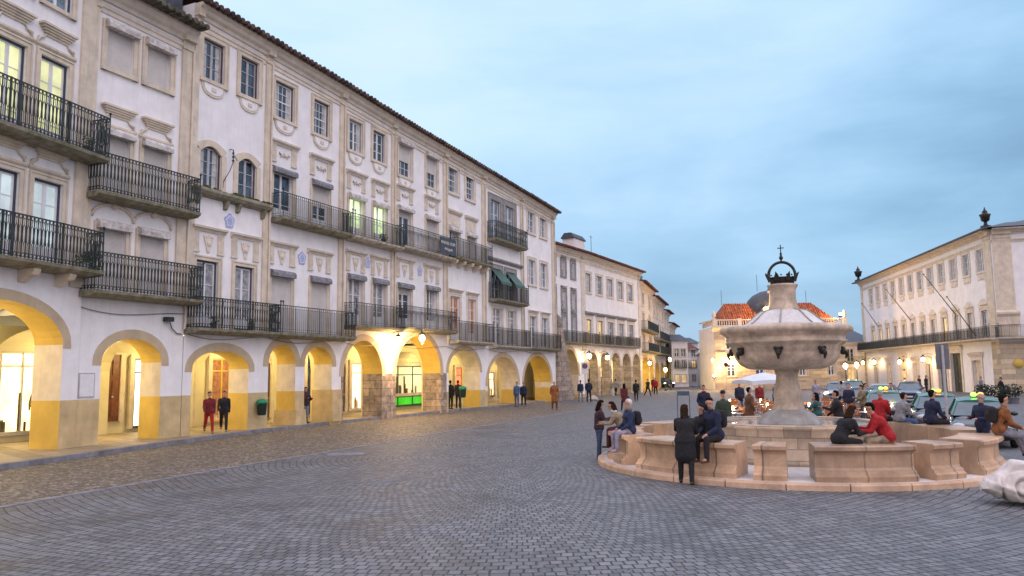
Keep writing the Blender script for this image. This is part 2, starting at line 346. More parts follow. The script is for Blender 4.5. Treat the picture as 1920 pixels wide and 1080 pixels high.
def strip_mesh(a,b,z,mb,m=0):
    def res(p,n=60):
        l=[0]; 
        for i in range(1,len(p)): l.append(l[-1]+math.dist(p[i],p[i-1]))
        o=[]
        for k in range(n+1):
            t=l[-1]*k/n; i=min(len(p)-2,max(j for j in range(len(p)) if l[j]<=t+1e-9)); u=(t-l[i])/(l[i+1]-l[i])
            o.append((p[i][0]+(p[i+1][0]-p[i][0])*u,p[i][1]+(p[i+1][1]-p[i][1])*u))
        return o
    A=res(a);B=res(b)
    for i in range(60): mb.quad((*B[i],z),(*A[i],z),(*A[i+1],z),(*B[i+1],z),m)
    return A,B
strip_mesh(strip,kerb,.008,g); struct(g.build('cobbled_road','pebbles'))
g=MB()
for i in range(len(strip)-2):   # single line of long stones between the two kinds of paving
    a=Vector(strip[i]);b=Vector(strip[i+1]); n=(b-a).normalized(); n=Vector((-n.y,n.x))*.1; k=max(1,int((b-a).length/.9))
    for j in range(k):
        p=a.lerp(b,(j+.02)/k);q=a.lerp(b,(j+.98)/k); g.flat([(p+n)[:],(p-n)[:],(q-n)[:],(q+n)[:]][::1],.004,.014+.006*random.random())
struct(g.build('paving_edge_line','granite'))
g=MB(); strip_mesh(kerb,inner,.15,g); struct(g.build('pavement','paving'))
g=MB()
for i in range(len(kerb)-1):
    a=Vector(kerb[i]);b=Vector(kerb[i+1]); n=(b-a).normalized(); n=Vector((-n.y,n.x)); k=max(1,int((b-a).length/1.1))
    for j in range(k):
        p=a.lerp(b,(j+.006)/k);q=a.lerp(b,(j+.994)/k); g.flat([(p+n*.26)[:],(p-n*.02)[:],(q-n*.02)[:],(q+n*.26)[:]],-.02,.156)
struct(g.build('kerb','granite'))
# manhole covers set in the paving
for (x,y,rz,sc) in ((-5.2,24.3,.3,1.),(-10.3,14.6,.4,1.1)):
    g=MB(); g.box(-.55*sc,.55*sc,-.38*sc,.38*sc,.0,.014)
    for i in range(9): g.box(-.5*sc+i*.115*sc,-.44*sc+i*.115*sc,-.33*sc,.33*sc,.014,.02)
    o=g.build('manhole_cover','granite'); o.location=(x,y,0.004); o.rotation_euler=(0,0,rz)
    tag(o,'worn stone manhole cover in the setts, the one nearer the middle of the square' if x>-8 else 'worn stone manhole cover beside the cobbled strip at the near left','manhole cover','manhole covers')
# ---------------------------------------------------------------- facade builder
def curve_pts(xa,xb,zs,zc,n=18):
    c=(xa+xb)/2; a=(xb-xa)/2
    return [(c-a*math.cos(math.pi*i/n),zs+(zc-zs)*math.sin(math.pi*i/n)) for i in range(n+1)]
class Bld:
    def __init__(s,name,label,F,s0,s1,z0,z1,cat='building',group=None,wall='plaster'):
        s.F=F; s.s0=s0; s.s1=s1; s.z0=z0; s.z1=z1; s.holes=[]; s.wall=wall
        s.root=thing(name,label,cat,F.pt(s0),F.ang,group); s.base=0
    def b(s,mb,name,mats,parent=None): return mb.build(name,mats,parent or s.root,(s.s0,0,0))
    def zt(s,x): return s.z0+(s.z1-s.z0)*(x-s.s0)/(s.s1-s.s0)
    def build_wall(s,zlow,depth=.3,arches=(),dado=1.5,stone=None,dep=1.1,jamb='ochre',mats=None,side=True,deep=7.,back=True,band='arch_paint',gal='gallery'):
        mb=MB(); xs=sorted({s.s0,s.s1,*[h[0] for h in s.holes],*[h[1] for h in s.holes]}); zs=sorted({zlow,*[h[2] for h in s.holes],*[h[3] for h in s.holes]})
        zs=[z for z in zs if z>=zlow]; 
        for i in range(len(xs)-1):
            xa,xb=xs[i],xs[i+1]; xm=(xa+xb)/2
            for j in range(len(zs)):
                za=zs[j]; last=j==len(zs)-1
                zb,zb2=(s.zt(xa),s.zt(xb)) if last else (zs[j+1],)*2
                zm=(za+zb)/2
                if any(h[0]<xm<h[1] and h[2]<zm<h[3] for h in s.holes): continue
                mb.quad((xa,0,za),(xb,0,za),(xb,0,zb2),(xa,0,zb))
        for h in s.holes:
            xa,xb,za,zb=h[:4]; d=depth
            mb.quad((xa,0,za),(xa,0,zb),(xa,d,zb),(xa,d,za)); mb.quad((xb,0,zb),(xb,0,za),(xb,d,za),(xb,d,zb))
            mb.quad((xa,0,za),(xa,d,za),(xb,d,za),(xb,0,za)); mb.quad((xa,0,zb),(xb,0,zb),(xb,d,zb),(xa,d,zb))
        if side:
            for x in (s.s0,s.s1):
                mb.quad((x,0,zlow),(x,deep,zlow),(x,deep,s.zt(x)),(x,0,s.zt(x)))
            mb.quad((s.s0,deep,0),(s.s1,deep,0),(s.s1,deep,s.z1),(s.s0,deep,s.z0))
        if arches is not None and zlow>0.01:
            brk=[s.s0]+[x for a in arches for x in (a[0],a[1])]+[s.s1]
            dz=stone or dado; md=5 if stone else 1
            for i in range(0,len(brk),2):
                xa,xb=brk[i],brk[i+1]
                for y,m0,m1 in ((0,0,md),(dep,4,md)) if back else ((0,0,md),):
                    q=[(xa,y,0),(xb,y,0),(xb,y,dz),(xa,y,dz)]; q2=[(xa,y,dz),(xb,y,dz),(xb,y,zlow),(xa,y,zlow)]
                    if y: q=q[::-1];q2=q2[::-1]
                    mb.quad(*q,m1); mb.quad(*q2,m0)
            for a in arches:
                xa,xb,z_s,z_c=a[:4]; pts=curve_pts(xa,xb,z_s,z_c); e=a[4] if len(a)>4 else 0
                for (x0,zz0),(x1,zz1) in zip(pts,pts[1:]):
                    mb.quad((x0,0,zz0),(x1,0,zz1),(x1,0,zlow),(x0,0,zlow),0)
                    if back: mb.quad((x1,dep,zz1),(x0,dep,zz0),(x0,dep,zlow),(x1,dep,zlow),4)
                    mb.quad((x0,0,zz0),(x0,dep,zz0),(x1,dep,zz1),(x1,0,zz1),3)
                for x,sg in ((xa,1),(xb,-1)):
                    for za,zb,mm in ((0,dz,5 if stone else 6),(dz,z_s,7 if not stone else 3)):
                        if zb<=za: continue
                        mb.quad((x,0,za),(x,dep,za),(x,dep,zb),(x,0,zb),mm)
                w=.34 if len(a)<6 else a[5]
                if w>0:
                    ab=MB(); o=curve_pts(xa-w,xb+w,z_s,z_c+w); ii=pts; n=len(pts)
                    for k in range(n-1):
                        ab.quad((ii[k][0],-.014,ii[k][1]),(ii[k+1][0],-.014,ii[k+1][1]),(o[k+1][0],-.014,o[k+1][1]),(o[k][0],-.014,o[k][1]))
                        ab.quad((o[k][0],-.014,o[k][1]),(o[k+1][0],-.014,o[k+1][1]),(o[k+1][0],0,o[k+1][1]),(o[k][0],0,o[k][1]))
                        ab.quad((ii[k+1][0],-.014,ii[k+1][1]),(ii[k][0],-.014,ii[k][1]),(ii[k][0],.002,ii[k][1]),(ii[k+1][0],.002,ii[k+1][1]))
                    ab.box(xa-w,xa,-.014,0,z_s-.12,z_s); ab.box(xb,xb+w,-.014,0,z_s-.12,z_s)
                    s.b(ab,'arch_band',band)
        return s.b(mb,'wall',mats or [s.wall,'dado','arch_paint',jamb,gal,'stone_blocks','ochre','cream_pale'])
    def gallery(s,arches,fronts,dep=1.1,back=4.3,spring=3.1,crown=4.25,ribs=()):
        mb=MB(); mb.quad((s.s0,back,.15),(s.s1,back,.15),(s.s1,back,spring+1.3),(s.s0,back,spring+1.3)); s.b(mb,'back_wall','gallery')
        mb=MB(); c=(dep+back)/2; a=(back-dep)/2; n=10
        p=[(dep+(back-dep)*math.sin(math.pi/2*i/n),spring+(crown-spring)*math.cos(math.pi/2*i/n)) for i in range(n+1)]
        for (y0,zz0),(y1,zz1) in zip(p,p[1:]): mb.quad((s.s0,y0,zz0),(s.s1,y0,zz0),(s.s1,y1,zz1),(s.s0,y1,zz1))
        s.b(mb,'vault','gallery')
        for r in ribs:
            mb=MB(); zr=crown-.35; pr=[(c-(a-.25)*math.cos(math.pi*i/n),2.7+(zr-2.7)*math.sin(math.pi*i/n)) for i in range(n+1)]
            poly=[(dep,.15)]+[(dep+.25,.15)]+pr+[(back-.25,.15),(back,.15),(back,crown),(dep,crown)]
            m2=MB(); m2.plate(poly,r-.25,r+.25); m2.v=[(y,x,z) for x,y,z in m2.v]; m2.v=[(v[0],v[1],v[2]) for v in m2.v]
            s.b(m2,'rib_arch','gallery')
        for f in fronts:
            k=f[0]; xa,xb,za,zb=f[1:5]; y=back-.02
            if k=='door':
                d=MB(); d.box(xa,xb,y-.10,y,za,zb); 
                for q in range(2):
                    for r2 in range(3): d.box(xa+.12+q*(xb-xa)/2*.92,xa+.12+q*(xb-xa)/2*.92+(xb-xa)*.3,y-.13,y-.10,za+.2+r2*(zb-za)*.31,za+.2+r2*(zb-za)*.31+(zb-za)*.22)
                o=s.b(d,'door',f[5]); h=MB(); h.ball(((xa+xb)/2+.08,y-.17,za+1.),.05); s.b(h,'handle','grey_paint',o)
                fr=MB(); w=.22
                for bx in ((xa-w,xa,za,zb+w),(xb,xb+w,za,zb+w),(xa,xb,zb,zb+w)): fr.box(bx[0],bx[1],y-.16,y,bx[2],bx[3])
                s.b(fr,'door_frame','cream',o)
            else:
                fr=MB(); w=.07; fm=f[6] if len(f)>6 else 'grey_paint'; n=f[7] if len(f)>7 else 2
                for bx in ((xa,xa+w,za,zb),(xb-w,xb,za,zb),(xa+w,xb-w,zb-w,zb),(xa+w,xb-w,za,za+w*1.5)): fr.box(bx[0],bx[1],y-.14,y,bx[2],bx[3])
                for i in range(1,n): x=xa+(xb-xa)*i/n; fr.box(x-w/2,x+w/2,y-.13,y,za+w*1.5,zb-w)
                fr.box(xa+w,xb-w,y-.12,y,zb-.62,zb-.56)
                o=s.b(fr,'shop_window',fm); p=MB(); p.box(xa+w,xb-w,y-.08,y-.03,za+w,zb-w); s.b(p,'pane',f[5],o)
                if zb-za>1.5 and f[5] not in ('shop_white','glass'):
                    g_=MB(); rg_=random.Random(int(xa*100)); n_=int((xb-xa)*3)
                    for i in range(n_):
                        x=xa+.15+(xb-xa-.3)*rg_.random(); w_=.04+.1*rg_.random(); h_=.15+.7*rg_.random()*(1 if rg_.random()<.6 else 2); z_=za+.12
                        g_.box(x-w_,x+w_,y-.115,y-.082,z_,min(zb-.7,z_+h_),rg_.randrange(4))
                    g_.box(xa+.1,xb-.1,y-.12,y-.08,za+.07,za+.14,3)
                    s.b(g_,'display',['cloth_khaki','cloth_grey','door_wood','cream'],o)
                sr=MB(); w=.2
                for bx in ((xa-w,xa,za,zb+w),(xb,xb+w,za,zb+w),(xa,xb,zb,zb+w)): sr.box(bx[0],bx[1],y-.18,y,bx[2],bx[3])
                s.b(sr,'stone_frame','cream',o)
    def window(s,x0,x1,z0,z1,kind='case',rows=3,cols=2,glass='glass',fm='white_paint',border=None,sur='cream',sw=.16,box=None,apron=False,top=None,frac=.5,sill=True,arch=0,y=.14,name='window',bal=False,transom=0,awning=None):
        s.holes.append((x0,x1,z0,z1)); f=MB(); pr=[]
        def rect(a,b,c,d,w,yy0,yy1,mb,m=0):
            mb.box(a,a+w,yy0,yy1,c,d,m); mb.box(b-w,b,yy0,yy1,c,d,m); mb.box(a+w,b-w,yy0,yy1,d-w,d,m); mb.box(a+w,b-w,yy0,yy1,c,c+w,m)
        mats=[fm,border or fm]; a,b,c,d=x0,x1,z0,z1
        if border: rect(a,b,c,d,.065,y-.06,y+.06,f,1); a+=.065;b-=.065;c+=.02;d-=.065
        zsh=None
        if kind=='shut': zsh=z0
        if kind=='half': zsh=z1-(z1-z0)*frac
        root=None
        if kind!='shut':
            rect(a,b,c,d,.055,y-.02,y+.05,f); ia,ib,ic,id_=a+.055,b-.055,c+.055,d-.055
            if transom: f.box(ia,ib,y-.01,y+.04,id_-transom-.05,id_-transom)
            if kind=='sash' or cols>2:
                for i in range(1,cols): x=ia+(ib-ia)*i/cols; f.box(x-.014,x+.014,y,y+.03,ic,id_)
                for i in range(1,rows):
                    z=ic+(id_-ic)*i/rows; w=.03 if i==rows//2 else .014; f.box(ia,ib,y-.004,y+.026,z-w,z+w)
            else:
                x=(ia+ib)/2; f.box(x-.06,x+.06,y-.014,y+.045,ic,id_)
                for i in range(1,rows): z=ic+(id_-ic)*i/rows; f.box(ia,x-.06,y,y+.03,z-.016,z+.016); f.box(x+.06,ib,y,y+.03,z-.016,z+.016)
                if bal: f.box(ia,x-.06,y+.002,y+.04,ic,ic+.5); f.box(x+.06,ib,y+.002,y+.04,ic,ic+.5)
            root=s.b(f,name,mats); p=MB(); p.box(ia-.01,ib+.01,y+.032,y+.042,ic,id_); s.b(p,'pane',glass,root)
            if glass in('glass','glass_pale') and random.random()<.5 and y>.1:
                p=MB(); k=random.choice((0,0,1)); cw=(ib-ia)*random.uniform(.14,.3); hh=ic if k==0 else ic+(id_-ic)*random.uniform(.35,.6)
                for (p0_,p1_) in ((ia,ia+cw),(ib-cw,ib)) if k==0 else ((ia,ib),):
                    nn=max(2,int((p1_-p0_)/.07)); 
                    for q in range(nn): xx=p0_+(p1_-p0_)*q/nn; x2=p0_+(p1_-p0_)*(q+1)/nn; p.add([(xx,y+.028,hh),((xx+x2)/2,y+.018,hh),(x2,y+.028,hh),(xx,y+.028,id_),((xx+x2)/2,y+.018,id_),(x2,y+.028,id_)],[(0,1,4,3),(1,2,5,4)])
                s.b(p,'curtain','curtain',root)
        else:
            rect(a,b,c,d,.05,y-.01,y+.05,f); root=s.b(f,name,mats)
        if zsh is not None:
            p=MB(); p.box(x0+.05,x1-.05,y-.035,y-.015,zsh+.05,z1-.005); s.b(p,'roller_shutter','roller',root)
        if sur:
            p=MB(); w=sw; yy=-.05; zz=z0-(w*.8 if sill else 0)
            if arch:
                o=[]; i_=[]; 
                for k in range(11):
                    t=k/10; xx=x0+(x1-x0)*t; zi=z1-arch*(1-math.sin(math.pi*t)); i_.append((xx,zi)); o.append((x0-w+(x1-x0+2*w)*t,zi+w))
                for k in range(10):
                    p.add([(i_[k][0],yy,i_[k][1]),(i_[k+1][0],yy,i_[k+1][1]),(o[k+1][0],yy,o[k+1][1]),(o[k][0],yy,o[k][1]),
                           (i_[k][0],.05,i_[k][1]),(i_[k+1][0],.05,i_[k+1][1]),(o[k+1][0],.0,o[k+1][1]),(o[k][0],.0,o[k][1])],[(0,1,2,3),(3,2,6,7),(1,0,4,5)])
                    p.add([(i_[k][0],.06,i_[k][1]),(i_[k+1][0],.06,i_[k+1][1]),(i_[k+1][0],.06,z1+.02),(i_[k][0],.06,z1+.02)],[(0,1,2,3)])
                p.box(x0-w,x0,yy,0,zz,z1-arch+w*.2); p.box(x1,x1+w,yy,0,zz,z1-arch+w*.2)
            else:
                p.box(x0-w,x0,yy,0,zz,z1+w); p.box(x1,x1+w,yy,0,zz,z1+w); p.box(x0,x1,yy,0,z1,z1+w)
                p.box(x0-w-.03,x0-w+.03,yy-.03,0,zz,z1+w+.03); p.box(x1+w-.03,x1+w+.03,yy-.03,0,zz,z1+w+.03); p.box(x0-w+.03,x1+w-.03,yy-.03,0,z1+w-.03,z1+w+.03)
            if sill: p.box(x0-w,x1+w,yy-.06,0,z0-w*.8,z0)
            s.b(p,'surround',sur,root)
        if apron:
            p=MB(); cx=(x0+x1)/2; hw=(x1-x0)/2+sw; poly=[(cx-hw,z0-.14)]
            for k in range(13): t=math.pi*k/12; poly.append((cx-(hw-.16)*math.cos(t),z0-.2-.5*math.sin(t)**.7))
            poly.append((cx+hw,z0-.14)); p.plate(poly,-.05,0)
            poly2=[(cx+(px-cx)*.82,z0-.2+(pz-(z0-.2))*.8) for px,pz in poly]; p.plate(poly2,-.065,-.05,1)
            p.add([],[]); p.box(cx-.12,cx+.12,-.09,-.065,z0-.47,z0-.3)
            s.b(p,'apron',[sur or 'cream','plaster'],root)
        if box:
            p=MB(); n=6; rings=[]
            pr=[(.0,z1-.06),(-.26,z1-.06)]+[(-.26+.0-.0*k,z1-.06) for k in ()]+[(-.27,z1+.1),(-.22,z1+.2),(-.1,z1+.25),(0,z1+.26)]
            p.prof(pr,x0-.12,x1+.12); s.b(p,'shutter_box',box,root)
        if top=='ledge':
            p=MB(); z=z1+.26; p.prof([(0,z),(-.06,z),(-.16,z+.12),(-.22,z+.14),(-.22,z+.19),(0,z+.22)],x0-.28,x1+.28); s.b(p,'hood',sur,root)
        if top=='trap':   # moulded hood on a swept neck
            p=MB(); z=z1+.24; w0=(x1-x0)/2+.24; cx=(x0+x1)/2
            p.prof([(0,z),(-.05,z),(-.09,z+.05),(-.09,z+.12),(0,z+.14)],cx-w0,cx+w0)
            for sg in (-1,1):
                p.tube([(cx+sg*(w0-.1),-.04,z+.14),(cx+sg*(w0-.12),-.06,z+.28),(cx+sg*(w0-.30),-.05,z+.34),(cx+sg*(w0-.36),-.04,z+.46)],[.05,.06,.035,.035],5)
            zz=z+.44
            for k in range(5):
                q=.0+k*.05; p.box(cx-w0*.55-q*1.3,cx+w0*.55+q*1.3,-.05-k*.045,0,zz+k*.075,zz+(k+1)*.075)
            s.b(p,'hood',sur,root)
        if top=='pediment':
            p=MB(); z=z1+.5; cx=(x0+x1)/2; w=(x1-x0)/2+.3; p.box(cx-w,cx+w,-.2,0,z,z+.1); p.plate([(cx-w,z+.1),(cx+w,z+.1),(cx+w*.4,z+.42),(cx,z+.62),(cx-w*.4,z+.42)],-.16,0); p.box(x0-.1,x1+.1,-.07,0,z1+.16,z)
            s.b(p,'pediment',sur,root)
        if awning:
            p=MB(); p.add([(x0-.1,-.02,z1-.05),(x1+.1,-.02,z1-.05),(x1+.1,-.85,z1-1.05),(x0-.1,-.85,z1-1.05),(x1+.1,-.87,z1-1.25),(x0-.1,-.87,z1-1.25)],[(0,1,2,3),(3,2,4,5)])
            p.bar((x0-.1,-.02,z1-.9),(x0-.1,-.85,z1-1.05),.015); p.bar((x1+.1,-.02,z1-.9),(x1+.1,-.85,z1-1.05),.015); s.b(p,'awning',awning,root)
        return root
    def balcony(s,x0,x1,z,dep=.75,h=1.05,slab='slab',th=.13,iron='iron',rb=.0125,pattern='oval',corbels=(),bulge=0,post=None,iron_only_front=False):
        p=MB(); p.prof([(0,z-th*1.7),(-dep*.8,z-th*1.5),(-dep+.05,z-th),(-dep,z-th*.8),(-dep-.03,z),(0,z)],x0,x1)
        o=s.b(p,'balcony',slab)
        for c in corbels:
            q=MB(); q.prof([(0,z-.62),(-.12,z-.6),(-.3,z-.45),(-.55,z-.4),(-.62,z-.28),(-.62,z-th*1.45),(0,z-th*1.6)],c-.13,c+.13); s.b(q,'corbel','cream',o)
        r=MB(); path=[(x0+.04,0),(x0+.04,-dep+.03),(x1-.04,-dep+.03),(x1-.04,0)]; rr=rb
        for k in range(3):
            (ax,ay),(bx,by)=path[k],path[k+1]; ln=math.dist((ax,ay),(bx,by)); n=max(2,int(ln/.14)); ux,uy=(bx-ax)/ln,(by-ay)/ln
            for zz,w in ((z+h,.022),(z+h-.13,.009),(z+.16,.009),(z+.05,.014)): r.bar((ax,ay,zz),(bx,by,zz),w)
            for i in range(n+1):
                t=ln*i/n; px,py=ax+ux*t,ay+uy*t; r.bar((px,py,z),(px,py,z+h),rr if i%6 else .02,4,cap=False)
                if i<n:
                    t=ln*(i+.5)/n; px,py=ax+ux*t,ay+uy*t
                    if pattern=='oval':
                        e=.052; zc=z+h*.55; hh=h*.23
                        pts=[(px+ux*e*math.cos(a),py+uy*e*math.cos(a),zc+hh*math.sin(a)) for a in [2*math.pi*j/8 for j in range(8)]]
                        r.tube(pts,rb*.85,3,closed=True)
                        for zc2,hh2 in ((z+.10,.05),(z+h-.065,.05)):
                            pts=[(px+ux*.05*math.cos(a),py+uy*.05*math.cos(a),zc2+hh2*math.sin(a)) for a in [2*math.pi*j/6 for j in range(6)]]
                            r.tube(pts,rb*.75,3,closed=True)
                        r.bar((px,py,z+.16),(px,py,zc-hh),.007,4,cap=False); r.bar((px,py,zc+hh),(px,py,z+h-.13),.007,4,cap=False)
                    elif pattern=='bar': r.bar((px,py,z),(px,py,z+h-.13),.008,4,cap=False)
                    elif pattern=='lance':
                        pts=[(px-ux*.07,py-uy*.07,z+.15),(px-ux*.05,py-uy*.05,z+h*.6),(px+ux*.0,py,z+h*.8),(px+ux*.05,py+uy*.05,z+h*.6),(px+ux*.07,py+uy*.07,z+.15)]; r.tube(pts,.011,3)
        for (px,py) in path[1:3]:
            r.bar((px,py,z),(px,py,z+h+.12),.022); r.ball((px,py,z+h+.17),.05,6)
        if post:
            for px in post: r.bar((px,-dep+.03,z),(px,-dep+.03,z+h+.02),.035)
        s.b(r,'railing',iron,o); return o
    def cornice(s,zb=0,out=.5,h=1.0,m='cream_pale'):
        p=MB(); z=s.z0-h; p.prof([(0,z),(-.05,z),(-.05,z+.14),(-.1,z+.18),(-.1,z+.3),(0,z+.3)],s.s0,s.s1,s.z1-s.z0)
        z=s.z0-.55; p.prof([(0,z),(-.08,z),(-.12,z+.12),(-.26,z+.2),(-.32,z+.34),(-out+.06,z+.4),(-out+.06,z+.52),(0,z+.52)],s.s0,s.s1,s.z1-s.z0)
        s.b(p,'cornice',m)
        if s.z0>14 and s.s1-s.s0<8:
            q=MB(); x=s.s1-.06; q.tube([(x,-.14,s.z1-.9),(x,-.14,4.6),(x,-.1,4.3)],.045,6); s.b(q,'downpipe','cream_pale'); q=MB(); k=s.s1-s.s0; q.tube([(s.s0+k*t,-.06,(4.9 if s.s0<30 else 4.15)-.35*math.sin(math.pi*t)*(1-t)) for t in [i/10 for i in range(11)]],.014,4); s.b(q,'cable','iron')
    def pilaster(s,x0,x1,z0=0,z1=None,out=.09,m='cream'):
        p=MB(); zt=(z1 if z1 else s.zt((x0+x1)/2)-.9); p.box(x0,x1,-out,0,z0,zt); p.box(x0-.04,x1+.04,-out-.05,0,zt,zt+.12); zz=s.zt((x0+x1)/2)-.55
        if z1 is None: p.box(x0,x1,-out-.02,0,zt+.12,zz); p.box(x0-.03,x1+.03,-out-.2,0,zz,zz+.5)
        s.b(p,'pilaster',m)
    def roof(s,m='tile_old',over=.62,run=6.5,rise=2.3,pitch=.3,xa=None,xb=None,dz=0):
        mb=MB(); xa=s.s0 if xa is None else xa; xb=s.s1 if xb is None else xb; n=max(2,int((xb-xa)/pitch)); k=4
        zl=lambda x: s.z0+(s.z1-s.z0)*(x-s.s0)/(s.s1-s.s0)+dz
        for row in range(2):   # under-eave row of tiles and the roof slope itself
            r0=[];r1=[]
            for i in range(n*k+1):
                x=xa+(xb-xa)*i/(n*k); a=.08*abs(math.sin(math.pi*i/k)) if row==0 else -.0
                if row==0: r0.append((x,-over,zl(x)+a*1.5)); r1.append((x,run,zl(x)+rise+a))
            if row==0:
                mb.loft([r0,r1],0,False,False,False)
                lo=[(x,y,zl(x)-.05) for x,y,z in r0]; mb.loft([lo,r0],0,False,False,False); 
                und=[(x,-.1,zl(x)-.05) for x,y,z in r0]; mb.loft([und,lo],0,False,False,False)
            else:
                for i in range(n): x=xa+(xb-xa)*(i+.5)/n; mb.tube([(x,-over-.1-.05*random.random(),zl(x)-.01),(x,-.2,zl(x)+.05)],[.115,.11],6)
        return s.b(mb,'roof',m)
def panel(s,x0,x1,z0,z1,urn=True,par=None):   # moulded over-door panel with fluted blocks and a relief vase
    p=MB(); w=(x1-x0); p.prof([(0,z1-.02),(-.06,z1-.02),(-.1,z1+.06),(-.2,z1+.1),(-.22,z1+.18),(0,z1+.22)],x0-.08,x1+.08)
    for a in (x0,x1-w*.2):
        p.box(a,a+w*.2,-.05,0,z0+.06,z1-.02); p.box(a-.02,a+w*.2+.02,-.08,0,z0,z0+.08)
        for i in range(4): p.box(a+.02+i*w*.05,a+.02+i*w*.05+w*.02,-.07,-.05,z0+.1,z1-.05)
    c=(x0+x1)/2; zc=(z0+z1)/2; h=z1-z0
    if urn:
        p.plate([(c-.06,z0+.05),(c+.06,z0+.05),(c+.1,z0+h*.25),(c+.2,z0+h*.55),(c+.26,z0+h*.8),(c+.1,z0+h*.72),(c,z0+h*.85),(c-.1,z0+h*.72),(c-.26,z0+h*.8),(c-.2,z0+h*.55),(c-.1,z0+h*.25)],-.055,0)
        for sg in (-1,1): p.ball((c+sg*.13,-.05,z0+h*.75),.06,6,sc=(1,.5,1))
        p.ball((c,-.06,z0+h*.45),.11,8,sc=(1,.5,1.2))
    else:
        for k in range(-3,4):
            p.tube([(c+k*.1,-.03,zc-.12*math.cos(k)),(c+k*.1+.05,-.05,zc),(c+k*.1,-.03,zc+.14*math.cos(k*1.7))],[.02,.045,.02],5)
    return s.b(p,'relief_panel','relief',par)
def medallion(s,x,z,r=.27):
    p=MB(); poly=[]
    for k in range(20): a=2*math.pi*k/20; q=r*(1+.12*math.cos(5*a)); poly.append((x+q*math.sin(a),z+q*1.15*math.cos(a)))
    p.plate(poly,-.03,0); p.plate([(x+(a-x)*.72,z+(b-z)*.72) for a,b in poly],-.036,-.03,1); p.plate([(x+(a-x)*.55,z+(b-z)*.6) for a,b in poly],-.042,-.036,0); s.b(p,'tile_medallion',['azulejo','white_paint'])
# ---------------------------------------------------------------- left row of houses
ROW='arcaded townhouses along the left side of the square'
# house at the near left edge
B=Bld('townhouse','white townhouse at the left edge with lit yellow balcony doors and a wide shop arch',FB,0.5,9.95,18.6,18.6,group=ROW)
for x0,x1 in ((3.,4.15),(4.55,5.7),(6.1,7.22),(7.75,8.9)):
    B.window(x0,x1,14.75,16.6,'case',3,border='iron_blue',glass='glass_pale')
    B.window(x0,x1,10.0,12.95,'case',4,border='iron_blue',glass='lit_yellow',top='trap',sill=False,name='french_window',bal=True)
    B.window(x0,x1,6.1,8.85,'case',4,border='iron_blue',glass='lit_white',top='trap',sill=False,name='french_window',bal=True)
B.balcony(1.,10.0,10.0,.85,1.4,rb=.017,post=(3.6,6.,8.2)); B.balcony(1.,9.95,6.05,.85,1.32,rb=.017,post=(3.6,6.,8.2),corbels=(3.2,4.6,6.,7.5,8.9))
B.pilaster(9.35,9.93,5.5)
A=[(4.3,9.25,3.55,4.85)]
B.build_wall(5.2,arches=A,dado=1.72,dep=1.15); B.gallery(A,[('shop',7.4,13.8,.4,3.6,'shop_warm','grey_paint',5),('shop',-1,6.8,.4,3.6,'shop_warm','grey_paint',4)],dep=1.15,back=4.9,spring=3.7,crown=5.15)
B.cornice(); B.roof('tile_grey')
# second house, all shutters closed
B=Bld('townhouse','narrow cream townhouse with every roller shutter closed and a lower grey tiled eave',FM,28.75,33.38,16.55,16.45,group=ROW)
for x0,x1 in ((29.5,30.6),(31.2,32.28)):
    B.window(x0,x1,13.6,15.1,'shut',box='box_pale',sw=.2)
    B.window(x0,x1,9.0,11.15,'shut',box='box_pale',top='trap',sill=False)
    B.window(x0,x1,5.55,7.75,'shut',box='box_pale',sill=False)
    c=(x0+x1)/2
    p=MB(); 
    for k in range(9): t=math.pi*k/8; u=math.pi*(k+1)/8
    pts=[(c-.85*math.cos(math.pi*k/10),-.04,8.1+.5*math.sin(math.pi*k/10)) for k in range(11)]; p.tube(pts,.06,6); p.ball((c,-.08,8.55),.12,8); B.b(p,'arched_moulding','cream')
B.balcony(28.85,33.3,8.85,.8,1.35,rb=.017); B.balcony(28.8,33.55,5.42,.85,1.3,rb=.017,slab='slab')
B.pilaster(28.76,29.12,5.6); B.pilaster(32.82,33.36,5.6)
A=[(29.85,32.38,3.0,3.85)]
B.build_wall(4.7,arches=A,dado=1.72,dep=1.1); B.gallery(A,[('door',33.05,33.95,.65,3.4,'door_wood'),('shop',34.6,36.0,.3,3.25,'shop_white','green_paint',1),('shop',28.95,32.4,.4,3.5,'shop_warm','grey_paint',4)],ribs=())
B.cornice(out=.45); B.roof('tile_grey',over=.85)
mb=MB(); mb.box(28.9,33.3,.6,4,17.4,19.3); mb.box(28.8,33.4,.5,4.1,19.3,19.5); B.b(mb,'roof_block','slate')
c=MB(); c.box(29.75,30.55,-.03,-.0,1.95,2.85); c.box(29.8,30.5,-.045,-.03,2.0,2.8)
q=MB(); q.box(32.35,32.65,-.3,-.05,4.55,4.72); q.tube([(32.6,-.1,4.6),(32.75,-.08,4.3),(33.0,-.06,4.12),(33.25,-.05,4.1)],.02,5); B.b(q,'wall_spotlight','iron')
mb=MB(); mb.box(29.02,29.62,-.03,0,1.78,2.62); mb.box(29.06,29.58,-.04,-.03,1.82,2.58,1); B.b(mb,'meter_box',['grey_paint','white_paint'])
